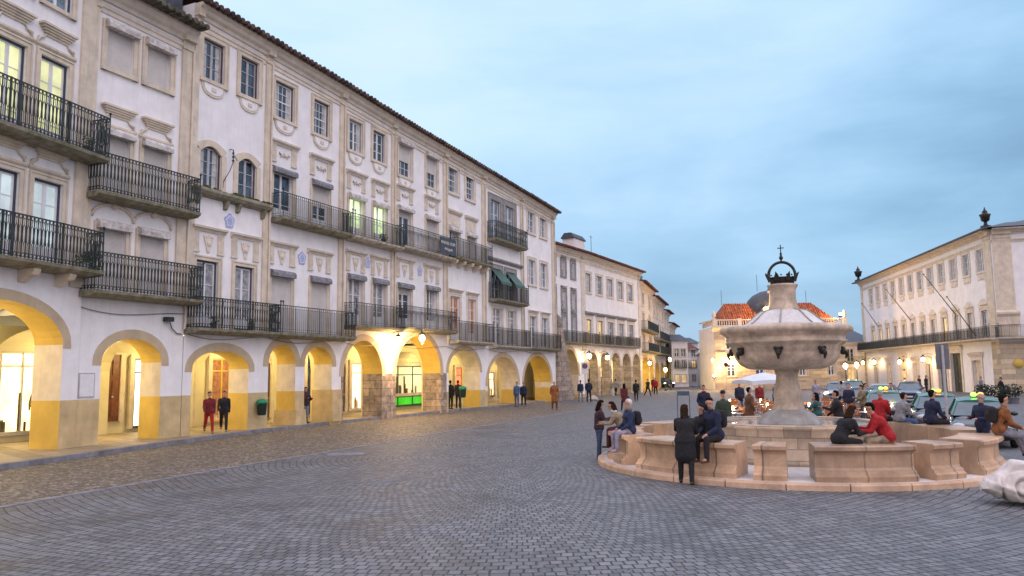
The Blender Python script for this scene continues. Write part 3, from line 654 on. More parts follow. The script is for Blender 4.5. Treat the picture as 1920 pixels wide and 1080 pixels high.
# third
B=Bld('townhouse','white townhouse with two round-headed windows over a mossy ledge and a flat wide arch',FM,33.4,37.95,17.75,17.6,group=ROW)
for x0,x1 in ((33.9,35.05),(36.0,37.1)):
    B.window(x0,x1,14.75,16.5,'case',3,border='brown_paint',apron=True,sw=.2,fm='grey_paint')
    B.window(x0,x1,10.15,11.95,'case',3,border='brown_paint',arch=.3,sill=False,fm='grey_paint',sw=.26,y=.13)
    B.window(x0-.02,x1-.02,4.4,7.15,'case',3,border='iron_blue',glass='curtain_glass',sill=False,name='french_window',bal=True)
    panel(B,x0-.25,x1+.25,7.45,8.35)
B.pilaster(37.55,37.93,4.5); B.pilaster(33.42,33.68,4.5)
mb=MB(); mb.prof([(0,9.75),(-.3,9.82),(-.4,9.95),(-.38,10.08),(0,10.12)],33.5,37.8)
for x in (33.8,35.3,36.,37.5): mb.prof([(0,9.4),(-.12,9.45),(-.26,9.8),(0,9.8)],x-.08,x+.08)
for k in range(70): mb.ball((33.5+4.3*random.random(),-.3*random.random()-.05,10.12),.05+.05*random.random(),5,1,sc=(1.4,1,.8))
M['moss']=mat('moss',(.07,.08,.02),.95,.3,8.,.6,30); B.b(mb,'mossy_ledge',['slab','moss'])
q=MB(); q.tube([(35.5,-.02,12.1),(35.5,-.22,12.05),(35.5,-.22,11.5)],.025,5); q.tube([(35.5,-.22,11.5),(35.35,-.2,11.1),(35.15,-.05,10.6),(35.15,-.03,10.2)],.018,4)
for k in range(3): q.ball((35.5,-.22,11.9-.16*k),.055,6)
B.b(q,'cable_bracket','iron')
medallion(B,35.6,9.0); B.balcony(33.4,38.05,4.35,.8,1.22,rb=.016,post=(34.6,36.3))
A=[(33.85,36.95,2.75,3.5)]
B.build_wall(4.1,arches=A,dado=1.72); B.gallery(A,[('door',37.2,37.7,.3,3.2,'green_paint'),('shop',38.9,40.2,.3,3.3,'orange_glass','ochre',2)],ribs=(33.1,))
B.cornice(); B.roof()
# fourth
B=Bld('townhouse','white townhouse above a pair of narrow arches with grey shutter boxes',FM,37.95,43.4,17.6,17.4,group=ROW)
for x0,x1,k in ((38.2,39.5,0),(40.95,42.15,1)):
    B.window(x0,x1,14.4,16.15,'sash',4,4,border='brown_paint',apron=True,sw=.18)
    B.window(x0,x1,9.6,11.8,'half' if k else 'case',3,box='box_stone',frac=.5 if k else .12,sill=False,name='french_window',bal=True)
    panel(B,x0-.22,x1+.22,12.25,13.1,False)
    B.window(x0,x1,4.4,7.0,'shut',box='box_stone',sill=False); panel(B,x0-.25,x1+.25,7.5,8.35)
medallion(B,40.25,8.0); B.pilaster(43.,43.4,4.5)
B.balcony(38.05,43.3,9.6,.75,1.12,pattern='bar',slab='slab'); B.balcony(38.12,43.55,4.35,.8,1.22,pattern='bar')
A=[(38.15,39.95,2.98,3.85),(40.6,42.65,2.98,3.82)]
B.build_wall(4.15,arches=A,dado=1.72); B.gallery(A,[('door',42.3,42.9,.3,3.1,'brown_paint'),('shop',45.8,47.4,.3,3.6,'glass','green_paint',2)],ribs=(37.5,40.28))
mb=MB(); mb.box(39.93,40.62,-.10,1.2,.15,.85); B.b(mb,'pier_base','dado'); mb=MB(); mb.box(42.63,43.35,-.10,1.2,.15,1.72); B.b(mb,'pier_base','dado')
B.cornice(); B.roof()
# fifth
B=Bld('townhouse','white townhouse with two brightly lit balcony doors and a dark stone pier at its right',FM,43.4,48.15,17.4,17.15,group=ROW)
for x0,x1,k in ((43.9,45.1,0),(46.1,47.25,1)):
    B.window(x0-.1,x1-.1,14.3,16.0,'case',3,border='grey_trim' if not k else 'iron_blue',apron=True,sw=.18,fm='white_paint')
    B.window(x0,x1,9.7,11.75,'case',2,glass='lit_green',box='box_pale',sill=False,name='french_window',bal=True)
    B.window(x0,x1,5.05,7.45,'case',3,glass='curtain_glass',box='box_stone',sill=False,name='french_window',bal=True)
    panel(B,x0-.2,x1+.2,7.85,8.75); panel(B,x0-.2,x1+.2,12.2,13.0,False)
medallion(B,45.6,8.45,.25); B.pilaster(47.8,48.15,5)
B.balcony(43.45,48.1,9.6,.75,1.12,pattern='bar',slab='slab_pale'); B.balcony(43.55,48.15,4.98,.8,1.15,pattern='bar')
A=[(43.6,47.05,2.48,4.25)]
B.build_wall(4.75,arches=A,stone=2.48,dado=2.48,dep=1.3); B.gallery(A,[('shop',49.9,51.0,.3,3.15,'shop_warm','cream',1),('door',48.75,49.3,.3,3.1,'brown_paint')],dep=1.3,back=4.3,spring=3.4,crown=4.7,ribs=(43.2,47.55))
B.cornice(); B.roof()
# sixth
B=Bld('townhouse','white townhouse with a dark blue nameplate on its balcony over the glass-fronted arch',FM,48.15,54.2,17.15,16.95,group=ROW)
for x0,x1,k in ((48.6,49.9,0),(51.7,52.95,1)):
    B.window(x0,x1,14.05,16.0,'half',4,3,box='box_pale',frac=.55,apron=True,sw=.18)
    B.window(x0,x1,9.9,12.,'half' if not k else 'shut',2,box='box_pale',frac=.22,sill=False)
    B.window(x0,x1,5.15,7.45 if not k else 7.6,'half' if not k else 'case',3,box='box_stone',frac=.2,sill=False,glass='glass',name='french_window',bal=True)
    panel(B,x0-.25,x1+.25,8.05,8.95); panel(B,x0-.2,x1+.2,12.5,13.25,False)
medallion(B,50.95,8.6,.25); B.pilaster(53.75,54.18,5)
bo=B.balcony(48.2,54.1,9.75,.75,1.2,pattern='lance',slab='slab_pale'); B.balcony(48.2,54.25,5.1,.8,1.2,pattern='lance')
mb=MB(); mb.box(51.95,53.95,-.86,-.82,9.85,10.85); sg=B.b(mb,'nameplate','iron_blue',bo)
text_mesh('MANUEL FILIPE',.27,'lettering','relief',sg,(52.95-48.15,-.87,10.52)); text_mesh('Advogado',.25,'lettering','relief',sg,(52.95-48.15,-.87,10.16),shear=.4)
A=[(48.4,53.45,2.48,4.72)]
B.build_wall(5.15,arches=A,stone=2.48,dado=2.48,dep=1.3)
B.gallery(A,[('shop',53.2,60.5,.98,3.0,'gallery_lit','green_paint',4),('shop',53.2,60.5,.3,.98,'shop_green','green_paint',4)],dep=1.3,back=4.3,spring=3.8,crown=5.05)
mb=MB(); mb.box(53.4,60.3,4.12,4.2,3.25,3.75); B.b(mb,'shop_sign','gallery'); 
B.cornice(); B.roof()
# seventh
B=Bld('townhouse','plain white townhouse with reddish first floor panes and a small lamp bracket on its balcony',FM,54.2,59.7,16.95,16.75,group=ROW)
for x0,x1 in ((54.55,55.85),(57.0,58.15)):
    B.window(x0-.1,x1-.1,14.3,16.05,'sash',4,3,border='grey_paint',sur='relief',sw=.2)
    B.window(x0,x1,10.0,11.75,'case' if x0<56 else 'shut',3,box='box_pale',sill=False,sur='relief',name='french_window'); 
    mb=MB(); mb.prof([(0,12.85),(-.08,12.88),(-.2,13.0),(-.22,13.1),(0,13.14)],x0-.3,x1+.3); mb.box(x0-.15,x1+.15,-.05,0,12.1,12.8); mb.box(x0+.3,x1-.3,-.07,-.05,12.2,12.7); B.b(mb,'hood','relief')
    B.window(x0+.1,x1+.1,4.6,7.45,'case',4,glass='orange_glass',sill=False,top='ledge',sur='relief',name='french_window',bal=True)
B.balcony(54.3,59.5,9.95,.75,1.2,pattern='bar',corbels=(54.6,55.7,56.8,57.9,59.1)); B.balcony(54.5,59.6,4.55,.75,1.25,pattern='bar',slab='slab_pale'); B.pilaster(59.2,59.68,4.6)
A=[(54.45,58.8,2.62,3.98)]
B.build_wall(4.4,arches=A,dado=1.3,dep=1.25,jamb='cream'); B.gallery(A,[('shop',62.9,63.9,.9,2.9,'shop_red','door_wood',1),('shop',64.8,65.8,.9,2.9,'shop_red','door_wood',1)],dep=1.25,ribs=(53.9,))
B.cornice(); B.roof()
# eighth
B=Bld('townhouse','white townhouse with two green awnings and grey-framed balcony doors',FM,59.7,66.3,16.75,16.5,group=ROW)
for x0,x1 in ((60.7,62.3),(63.2,64.7)):
    B.window(x0,x1,12.15,15.05,'case',3,glass='glass_pale',border='iron_blue',sur='grey_trim',sw=.4,sill=False,name='french_window')
    B.window(x0,x1,7.8,10.0,'case',3,border='brown_paint',sur='grey_trim',sw=.3,sill=False,awning='green_paint' ,name='french_window')
    B.window(x0+.2,x1+.1,4.5,7.1,'case',3,glass='curtain_glass',sur='relief',sill=False,name='french_window',transom=.5)
mb=MB(); mb.prof([(0,10.5),(-.08,10.5),(-.25,10.65),(-.25,10.75),(0,10.8)],60.2,66.); B.b(mb,'ledge','grey_trim')
B.balcony(60.1,65.7,12.05,.75,1.25,pattern='oval'); B.balcony(60.2,65.8,7.7,.75,1.2,pattern='bar'); B.balcony(60.2,66.2,4.4,.7,1.25,pattern='bar',slab='slab_pale'); B.pilaster(65.9,66.3,4.6)
A=[(60.0,65.15,1.65,3.62)]
B.build_wall(4.2,arches=A,dado=1.2,dep=1.4,jamb='relief'); B.gallery(A,[('shop',70.6,71.6,.5,3.0,'shop_red','door_wood',1),('shop',68.6,69.5,.5,2.5,'shop_warm','door_wood',1)],dep=1.4,ribs=(59.5,))
B.cornice(); B.roof()
# ninth, at the corner
B=Bld('townhouse','plain white corner townhouse with small windows beside the sloping stone buttress',FM,66.3,73.0,16.5,16.2,group=ROW)
for x0,x1 in ((67.4,68.8),(69.9,71.3)):
    B.window(x0,x1,13.7,15.4,'case',3,sur='relief',sw=.2,glass='glass_pale'); B.window(x0,x1,9.5,11.5,'case',3,sur='relief',sw=.2,glass='glass_pale')
    B.window(x0+.1,x1+.1,4.5,6.95,'case',3,sur='relief',sw=.18,glass='glass_pale',sill=False,top='ledge',name='french_window')
B.balcony(66.5,72.7,4.4,.7,1.2,pattern='bar',slab='slab'); B.pilaster(72.4,73.0,4.6)
A=[(66.25,71.9,1.65,3.78)]
B.build_wall(4.2,arches=A,dado=1.2,dep=1.5,jamb='ochre'); B.gallery(A,[],dep=1.5,ribs=(65.7,))
B.cornice(); B.roof(over=.7)
# buttress
mb=MB(); poly=[(73.02,0),(77.0,0),(73.75,7.2),(73.02,7.4)]; mb.plate(poly,-.25,.9); o=mb.build('buttress',['stone_blocks'],None,(73,0,0)); o.location=FM.pt(73,0); o.rotation_euler=(0,0,FM.ang)
tag(o,'tall sloping stone buttress at the end of the long arcaded row','buttress')
# ---------------------------------------------------------------- set-back row behind the corner
B=Bld('town_palace','white building with three rows of ornate dark grey window surrounds behind the buttress',FC,-6,5.05,14.1,14.25,group=None)
for x0 in (-4.6,-2.4,-.15,2.05):
    x1=x0+1.35
    for za,zb in ((11.5,13.0),(8.45,10.1),(5.3,7.8)):
        f=B.window(x0+.28,x1-.28,za,zb,'sash',4,2,sur='grey_trim',sw=.24,border='grey_paint',glass='glass_pale')
        mb=MB(); c=(x0+x1)/2; mb.plate([(c-.5,zb+.22),(c+.5,zb+.22),(c+.42,zb+.3),(c+.72,zb+.42),(c-.72,zb+.42),(c-.42,zb+.3)],-.14,0); B.b(mb,'hood','grey_trim')
B.balcony(-5,4.9,5.25,.7,1.05,pattern='bar'); B.pilaster(4.6,5.05,4.5,m='relief')
A=[(-.4,3.6,2.2,4.6)]
B.build_wall(5.0,arches=A,dado=.3,dep=1.2,jamb='arch_paint'); B.gallery(A,[('door',1.,2.,.2,2.7,'brown_paint')],crown=4.9,back=5.5)
B.cornice(out=.6); B.roof('tile_red',over=.8,rise=2.6)
B=Bld('town_palace','long white building on five tall stone arches with a chimney on its roof',FC,5.05,21.85,14.25,14.1)
for x0,x1 in ((5.75,7.05),(8.6,10.05),(11.55,13.1),(14.6,16.2),(17.7,19.35)):
    B.window(x0,x1,10.45,12.35,'case',3,sur='relief',sw=.22,border='iron_blue',glass='glass_pale',transom=.4)
    B.window(x0,x1,5.35,7.7,'case',3,sur='relief',sw=.3,glass='lit_warm' if x0<10 else 'glass_pale',border='iron_blue',sill=False,name='french_window')
    mb=MB(); mb.prof([(0,8.1),(-.1,8.1),(-.3,8.3),(-.3,8.42),(0,8.5)],x0-.5,x1+.5); B.b(mb,'hood','grey_trim')
    B.balcony(x0-.75,x1+.75,5.25,.6,1.0,pattern='bar',slab='grey_trim')
A=[(6.1,8.5,3.2,4.4),(9.2,11.6,3.2,4.4),(12.3,14.9,3.2,4.45),(15.6,18.2,3.2,4.45),(18.9,21.3,3.2,4.45)]
B.pilaster(21.2,21.83,0,m='relief'); B.pilaster(5.07,5.5,0,m='relief')
B.build_wall(5.0,arches=A,stone=3.25,dep=.9,jamb='ochre',mats=['plaster','dado','arch_paint','column_stone','gallery','column_stone','ochre','cream_pale'],band='relief')
B.gallery(A,[('shop',20.5,21.1,.3,2.9,'shop_warm','cream',1),('door',16.7,17.5,.2,2.8,'brown_paint'),('shop',12.6,13.1,.5,3.2,'shop_warm','cream',1)],back=4.8,spring=3.4,crown=4.8,dep=.9)
B.cornice(out=.6); B.roof('tile_red',over=.8,rise=2.6)
mb=MB(); mb.box(10.4,13.2,3.2,4.6,15.3,16.9); mb.prof([(3.1,16.9),(3.1,17.0),(3.5,17.5),(4.3,17.5),(4.7,17.0),(4.7,16.9)],10.2,13.4,m=1); B.b(mb,'chimney',['plaster_old','slate'])
mb=MB(); mb.box(6.,19.,.3,3.,14.75,14.85); mb.xf(Matrix.Translation((0,0,-.1)));B.b(mb,'skylight','zinc')
mb=MB(); mb.tube([(15.8,3.5,16),(15.8,3.5,18)],.03,4); mb.tube([(15.3,3.5,17.8),(16.3,3.5,17.8)],.02,4); B.b(mb,'aerial','iron')
mb=MB(); mb.add([(5.,3,15.3),(16.,3,15.3),(16.6,3.4,15.2),(5,8,17.6),(14,8,17.6)],[(0,1,4,3)]); B.b(mb,'upper_roof','tile_red')
# receding street fronts beyond
rc=random.Random(3)
for i,(a,b,h,lab,wl) in enumerate(((0,13.4,13.1,'tall cream-edged house with two iron balconies just past the stone arches','cream_pale'),(13.4,28.2,12.5,'curved-front house with close-set narrow windows past the stone arches','cream_pale'),
      (28.2,36.5,11.7,'ochre-trimmed house third down the receding street front','relief'),(36.5,47.5,10.2,'last and lowest yellow-lit house at the end of the receding street front','relief'))):
    B=Bld('street_house',lab,FD,a+(.02 if i==0 else 0),b,h,h-.05,group='houses receding past the stone arches',wall=wl)
    n=(2,4,2,3)[i]; w=(b-a)/n
    for k in range(n):
        c=a+w*(k+.5); hw=min(.75,w*.2)
        for za,zb in ((h-2.6,h-1.1),(h-5.6,h-3.6),(5.0,6.9)):
            if za>4.9: B.window(c-hw,c+hw,za,zb,'case',3,sur='relief',sw=.22,glass='glass' if rc.random()<.8 else 'lit_warm')
    B.balcony(a+.8,b-.8,h-5.7,.9,1.05,pattern='bar'); B.balcony(a+.8,b-.8,4.85,.9,1.0,pattern='bar')
    A=[((a+.8),(a+7.8),2.4,4.2),(a+8.6,a+12.6,2.4,3.9)] if i==0 else [(a+1+k*(b-a-1)/2,a+k*(b-a-1)/2+(b-a)/2-1.2,2.2,3.6) for k in range(2)]
    B.build_wall(4.55,arches=A,dado=.2,dep=1.6,jamb='ochre',mats=[wl,'dado','arch_paint','ochre','gallery','stone_blocks','ochre','ochre'],deep=9); B.gallery(A,[('shop',a+2,a+3.5,.3,2.6,'shop_warm','door_wood',1)],crown=4.3,dep=1.6)
    B.cornice(h=.9); B.roof('tile_red',over=.8,rise=1.2)
    if i in (0,1,2):
        r=MB(); zz=h+1.
        for q in range(int((b-a-2)/.5)): r.bar((a+1+q*.5,1.,zz-.6),(a+1+q*.5,1.,zz+.9),.03)
        r.bar((a+1,1,zz+.9),(b-1,1,zz+.9),.04); r.box(b-5,b-3,2,4,h+.5,h+2.2,1); B.b(r,'roof_terrace',['iron','plaster_old'])
# small houses far down the street
for i,(x0,x1,y,h,wl,rf,lab) in enumerate(((24.2,26.6,118,7.2,'plaster','slate','tall pale house with a dark roof, leftmost of the far houses'),(26.6,29.4,123,5.9,'plaster','tile_red','pale green-white far house with a red roof and two tiny balconies'),
     (28.9,32.0,116,4.9,'plaster','tile_grey','low white far house with a dark tiled roof beside the bank corner'),(29.5,33.5,140,7.6,'plaster_old','slate','grey block rising behind the far houses'))):
    F=Frame((x0,y),(1,0)); B=Bld('far_house',lab,F,0,x1-x0,h-.2,h-.2,group='small houses closing the view down the street',wall=wl); w=(x1-x0)
    for c in (w*.3,w*.72):
        for za in ([.7,3.0] if h<5.5 else [.7,2.9,4.6]): B.window(c-.32,c+.32,za,za+1.15,'case',2,sur='relief',sw=.1,glass='glass' if (i+int(za))%3 else 'lit_warm',name='window')
    for za in (2.95,): B.balcony(w*.12,w*.9,za,.4,.7,pattern='bar',th=.08)
    B.build_wall(0.0,arches=None,deep=6)
    p=MB(); hh=B.z0; p.add([(-.3,-.4,hh),(w+.3,-.4,hh),(w+.3,6.4,hh),(-.3,6.4,hh),(w*.2,3,hh+1.1),(w*.8,3,hh+1.1)],[(0,1,5,4),(2,3,4,5),(1,2,5),(3,0,4),(0,3,2,1)]); B.b(p,'roof',rf)
# ---------------------------------------------------------------- long public building on the right
B=Bld('public_building','long white public building on the right with twelve pedimented windows and rooftop urns',FR,0,43.6,14.9,14.9,cat='public building')
for k in range(12):
    c=5.15+k*3.26
    B.window(c-.72,c+.72,11.35,13.4,'case',3,sur='relief',sw=.25,glass='glass_pale',border='grey_paint')
    mb=MB(); mb.box(c-.8,c+.8,-.06,0,10.55,11.05); mb.box(c-.5,c+.5,-.09,-.06,10.65,10.95); B.b(mb,'apron','relief')
    B.window(c-.62,c+.62,5.25,7.7,'case',4,sur='relief',sw=.3,glass='lit_warm' if k in (0,1,2,8) else 'glass_pale',border='brown_paint',sill=False,top='pediment',name='french_window')
def doorway(B,x0,x1,zt,m='brown_paint',hood=True,lit=None,par=None):
    B.holes.append((x0,x1,0,zt)); d=MB(); d.box(x0,x1,.2,.26,0,zt)
    for q in range(2):
        for r in range(3): d.box(x0+.12+q*(x1-x0)*.48,x0+.12+q*(x1-x0)*.48+(x1-x0)*.33,.16,.2,.2+r*zt*.31,.2+r*zt*.31+zt*.24,1)
    o=B.b(d,'door',[m,lit or m]); p=MB(); w=.3
    p.box(x0-w,x0,-.1,0,0,zt+w); p.box(x1,x1+w,-.1,0,0,zt+w); p.box(x0,x1,-.1,0,zt,zt+w)
    if hood: p.prof([(0,zt+w),(-.12,zt+w),(-.3,zt+w+.3),(-.34,zt+w+.42),(0,zt+w+.5)],x0-w-.2,x1+w+.2)
    B.b(p,'door_surround','relief',o); h=MB(); h.ball(((x0+x1)/2+.12,.13,1.05),.06,6); B.b(h,'handle','grey_paint',o)
doorway(B,4.9,6.1,2.6); doorway(B,10.7,11.9,3.1,lit='lit_warm'); doorway(B,16.1,17.8,3.5,lit='lit_warm'); doorway(B,20.8,22.2,3.0,m='relief'); doorway(B,25.0,26.3,2.9); doorway(B,28.6,31.,3.0,m='brown_paint',lit='glass')
doorway(B,32.2,34.9,3.9,m='iron'); doorway(B,37.6,39.6,3.1,m='cream')
mb=MB(); mb.box(28.4,31.2,-.25,-.1,3.0,3.5); B.b(mb,'fascia','iron_blue')
B.pilaster(41.9,43.4,5.2,m='cream'); B.pilaster(.2,1.2,5.2,m='cream'); B.balcony(-.2,44.2,5.05,1.0,1.05,pattern='bar',slab='cream')
mb=MB(); mb.box(42.,43.6,-.04,0,0,4.7); B.b(mb,'corner_quoins','bank_stone'); mb=MB(); mb.box(0,.9,-.04,0,0,4.7); B.b(mb,'corner_quoins','bank_stone')
B.build_wall(0,arches=None,deep=14); B.cornice(out=.8,h=1.3,m='cream')
mb=MB(); mb.box(-.9,44.6,-.95,-.6,14.82,14.95); mb.add([(-.9,-.95,14.9),(44.6,-.95,14.9),(44.6,15,14.9),(-.9,15,14.9),(7,7,16.9),(37,7,16.9)],[(0,1,5,4),(2,3,4,5),(1,2,5),(3,0,4)]); B.b(mb,'roof','slate')
def urn(B,s,y,z,sc=1.):
    p=MB(); p.lathe([(.45,0),(.45,.25),(.2,.32),(.14,.5),(.14,.62),(.34,.75),(.42,1.15),(.5,1.3),(.44,1.36),(.2,1.45),(.24,1.6),(.1,1.75),(.02,2.05)],12); p.v=[(s+x*sc,y+yy*sc,z+zz*sc) for x,yy,zz in p.v]; B.b(p,'roof_urn','bronze')
urn(B,.1,-.2,15.,1.15); urn(B,43.2,-.2,15.0,.98)
for (s,z,dx,dy,dz,lab) in ((34.5,7.6,0,-2.6,4.4,'long dark flagpole, longest, slanting out over the seventh pedimented window from the right end'),):
    pass
for i,(s,z,l,k) in enumerate(((34.5,7.7,5.2,.42),(21.,8.0,4.6,.45),(7.9,8.0,3.9,.4),(38.9,5.4,4.6,.38))):
    p=MB(); p.tube([(0,0,0),(-l*.35,-l*k,l*.86)],[.055,.03],6); p.ball((-l*.35,-l*k,l*.86),.08,6); o=p.build('flagpole','iron'); o.location=FR.pt(s,-.05,z); o.rotation_euler=(0,0,FR.ang)
    tag(o,['longest bare flagpole slanting up past the upper windows of the public building','bare flagpole slanting from the middle of the public building','bare flagpole slanting at the far end of the public building','short bare flagpole rising from the balcony rail nearest the close corner'][i],'flagpole','bare flagpoles on the public building')
# its end front, turned towards the viewer
F2=Frame(FR.pt(43.6)[:2],(1,-.3)); B=Bld('public_building','end front of the public building with a lit arched gateway, at the right edge',F2,0,26,14.9,14.9,cat='public building')
B.window(9,10.4,5.3,7.7,'case',4,sur='relief',glass='glass_pale',sill=False,top='pediment',name='french_window'); B.pilaster(.05,1.5,5.2,m='cream')
mb=MB(); mb.prof([(0,6.2),(-.2,6.2),(-.2,6.9),(-.4,7.15),(-.4,7.3),(-.1,7.5),(0,7.5)],-.1,1.7); B.b(mb,'pilaster_base','cream')
B.balcony(-.3,25,5.05,1.,1.05,pattern='bar',slab='cream')
B.build_wall(4.75,arches=[(2.1,5.6,1.7,3.4)],dado=4.7,dep=1.2,jamb='ochre',mats=['plaster','bank_stone','arch_paint','ochre','gallery','stone_blocks','ochre','cream_pale'],deep=9,band='cream')
mb=MB(); mb.quad((1.5,3,0),(6.5,3,0),(6.5,3,4.5),(1.5,3,4.5)); B.b(mb,'passage_wall','ochre')
mb=MB(); mb.v=[];mb.lathe([(.42,0),(.42,.05),(.02,.07)],16); mb.v=[(1.35+x,-.02-z,2.75+y) for x,y,z in mb.v]; B.b(mb,'wall_emblem','ochre')
B.cornice(out=.8,h=1.3,m='cream'); mb=MB(); mb.add([(-.6,-.9,14.93),(27,-.9,14.93),(27,6,16.4),(3,6,16.4)],[(0,1,2,3)]); B.b(mb,'roof','slate')
# ---------------------------------------------------------------- bank closing the far side
FK=Frame((25.5,98),(1,0)); B=Bld('bank_building','floodlit bank with orange tiled wings, a dark central dome and stone balustrade, behind the fountain',FK,0,16.6,7.9,7.9,cat='bank')
for c in (2.,5.6,11.,14.6):
    B.window(c-.5,c+.5,1.7,3.2,'case',2,cols=2,sur='relief',sw=.16,glass='glass',transom=.35); B.window(c-.5,c+.5,5.1,7.0,'case',3,sur='relief',sw=.16,glass='lit_warm' if c==14.6 else 'glass')
doorway(B,7.5,9.1,3.2,m='iron')
B.build_wall(0,arches=None,deep=8,mats=['plaster']+['plaster']*7)
mb=MB(); mb.box(.0,1.3,-.10,0,0,7.5); B.b(mb,'corner_pilaster','ashlar'); mb=MB(); mb.box(15.3,16.6,-.10,0,0,7.5); B.b(mb,'corner_pilaster','ashlar')
hs=[(1.3,1.4),(2.6,5.),(6.2,7.4),(9.2,10.4),(11.6,14.)]
mb=MB()
for a,b in ((1.3,1.5),(2.5,5.1),(6.1,7.2),(9.4,10.5),(11.5,14.1),(15.1,15.3)): mb.box(a,b,-.06,0,0,4.5)
for c in (2.,5.6,11.,14.6): mb.box(c-.5,c+.5,-.06,0,0,1.55); mb.box(c-.5,c+.5,-.06,0,3.4,4.5)
B.b(mb,'rusticated_base','bank_stone')
mb=MB(); mb.box(-.1,16.7,-.2,-.06,0,1.15); mb.box(-.12,16.72,-.24,0,4.5,4.75); B.b(mb,'string_course','ashlar')
mb=MB(); mb.prof([(0,7.3),(-.1,7.3),(-.2,7.5),(-.45,7.7),(-.5,7.9),(0,7.95)],-.3,16.9); B.b(mb,'cornice','cream')
mb=MB(); mb.box(-.2,16.8,-.3,-.1,8.7,8.85); mb.box(-.2,16.8,-.3,-.1,7.95,8.1)
for x in (-.2,3.,6.,10.,13.2,16.3): mb.box(x,x+.5,-.32,-.06,7.95,8.95)
for k in range(56):
    x=.1+k*.3
    mb.tube([(x,-.2,8.1),(x,-.2,8.3),(x,-.2,8.7)],[.05,.09,.05],5)
for x in (-.0,16.55): mb.lathe([(.2,8.95),(.12,9.1),(.3,9.35),(.2,9.7),(.05,9.9)],8,(x,-.2))
for x in (-.0,): 
    for k in range(14): mb.tube([(x-.1+k*.03,.3+k*.5,8.1),(x-.1+k*.03,.3+k*.5,8.7)],.06,5)
    mb.box(-.2,.1,.1,7,8.7,8.85)
B.b(mb,'balustrade','cream_pale')
def hip(x0,x1,t0,t1,nm):
    p=MB(); y0,y1=.4,7.; z0,z1=8.5,11.1; n=int((x1-x0)/.3)
    p.add([(x0,y0,z0),(x1,y0,z0),(x1,y1,z0),(x0,y1,z0),(t0,3.,z1),(t1,3.,z1)],[(0,1,5,4),(1,2,5),(2,3,4,5),(3,0,4)])
    for i in range(n):
        x=x0+(x1-x0)*(i+.5)/n; u=min(1,max(0,(x-x0)/max(.01,t0-x0))) if x<t0 else (1 if x<t1 else max(0,(x1-x)/max(.01,x1-t1)))
        if u>.05: p.tube([(x,y0,z0+.02),(x,y0+2.6*u,z0+2.6*u+.02)],.07,5)
    B.b(p,nm,'tile_orange')
hip(.9,6.3,2.2,6.3,'roof'); hip(10.4,15.9,10.4,13.6,'roof')
mb=MB(); mb.lathe([(3.3,8.2),(3.3,10.5),(3.15,11.),(2.8,11.6),(2.2,12.2),(1.3,12.65),(.3,12.85),(.2,13.2),(.02,13.4)],24,(8.5,3.6)); B.b(mb,'dome','slate')
mb=MB(); mb.box(5.9,10.9,-.2,3,7.95,9.4); mb.plate([(6.3,9.4),(10.5,9.4),(9.9,10.3),(9.4,10.6),(9.3,12.2),(7.4,12.2),(7.3,10.6),(6.8,10.3)],-.2,.5); mb.box(7.2,9.5,-.35,.6,12.2,12.45)
B.b(mb,'clock_gable','cream')
mb=MB(); mb.tube([(6.9,-.22,10.1),(6.6,-.22,10.4),(6.3,-.22,10.1),(6.6,-.22,9.8)],.16,6,closed=True); B.b(mb,'scroll','cream')
mb=MB(); mb.tube([(2.2,4,11),(2.2,4,13)],.03,4); mb.tube([(7,4,12.8),(7,4,15)],.03,4); mb.tube([(13.4,4,11),(13.4,4,12.8)],.03,4); B.b(mb,'aerial','iron')
# low dark-roofed house between bank and public building, and blocks closing the view
F=Frame((42.8,112),(1,0)); B=Bld('low_house','low white house with a dark roof between the bank and the public building',F,0,9,6.3,6.3)
for c in (1.3,3.6,5.9): B.window(c-.5,c+.5,3.5,5.3,'case',3,sur='relief'); B.window(c-.45,c+.45,.9,2.4,'case',2,sur='relief',glass='lit_warm')
B.balcony(.4,8,3.3,.5,.9,pattern='bar'); B.build_wall(0,arches=None,deep=8); B.cornice(out=.4,h=.7)
mb=MB(); mb.add([(-.5,-.5,6.3),(9.5,-.5,6.3),(9.5,8,8.6),(-.5,8,8.6)],[(0,1,2,3)]); mb.box(3.4,4.6,2,3,7.,8.9); B.b(mb,'roof','slate')
# ---------------------------------------------------------------- lamps
def lantern(mb,x,y,z,s=1.):   # metal frame (0), glowing globe (1)
    mb.lathe([(.03*s,z+.36*s),(.05*s,z+.3*s),(.17*s,z+.2*s),(.19*s,z+.18*s)],8,(x,y)); mb.lathe([(.1*s,z-.2*s),(.04*s,z-.26*s)],8,(x,y))
    for k in range(4):
        a=math.pi/2*k+.4; mb.bar((x+.17*s*math.cos(a),y+.17*s*math.sin(a),z+.18*s),(x+.09*s*math.cos(a),y+.09*s*math.sin(a),z-.2*s),.012*s)
def wall_lamp(F,s,z,label,e,out=.75,y0=0,sc=1.,glow=.14):
    t=thing('wall_lantern',label,'lamp',F.pt(s,y0,z),F.ang,'lit wall lanterns')
    m=MB(); m.tube([(0,0,.5),(0,-out*.5,.62),(0,-out,.5),(0,-out,.3)],.022,5); m.tube([(0,0,.1),(0,-out*.35,.2),(0,-out*.6,.5)],.016,5)
    pts=[(0,-out*.3+.12*math.cos(a)*(1-a/9),.38+.12*math.sin(a)*(1-a/9)) for a in [k*.6 for k in range(12)]]; m.tube(pts,.012,4); m.build('bracket','iron',t)
    m=MB(); lantern(m,0,-out,-.02,sc); m.build('lantern_frame','iron',t)
    m=MB(); m.ball((0,-out,-.02),glow*sc,10,sc=(1,1,1.15)); m.build('globe','lamp_glow',t)
    point_light('lamp_light',(0,-out-.02,-.34),e*1.35,(1,.62,.26),r=.1,parent=t); return t
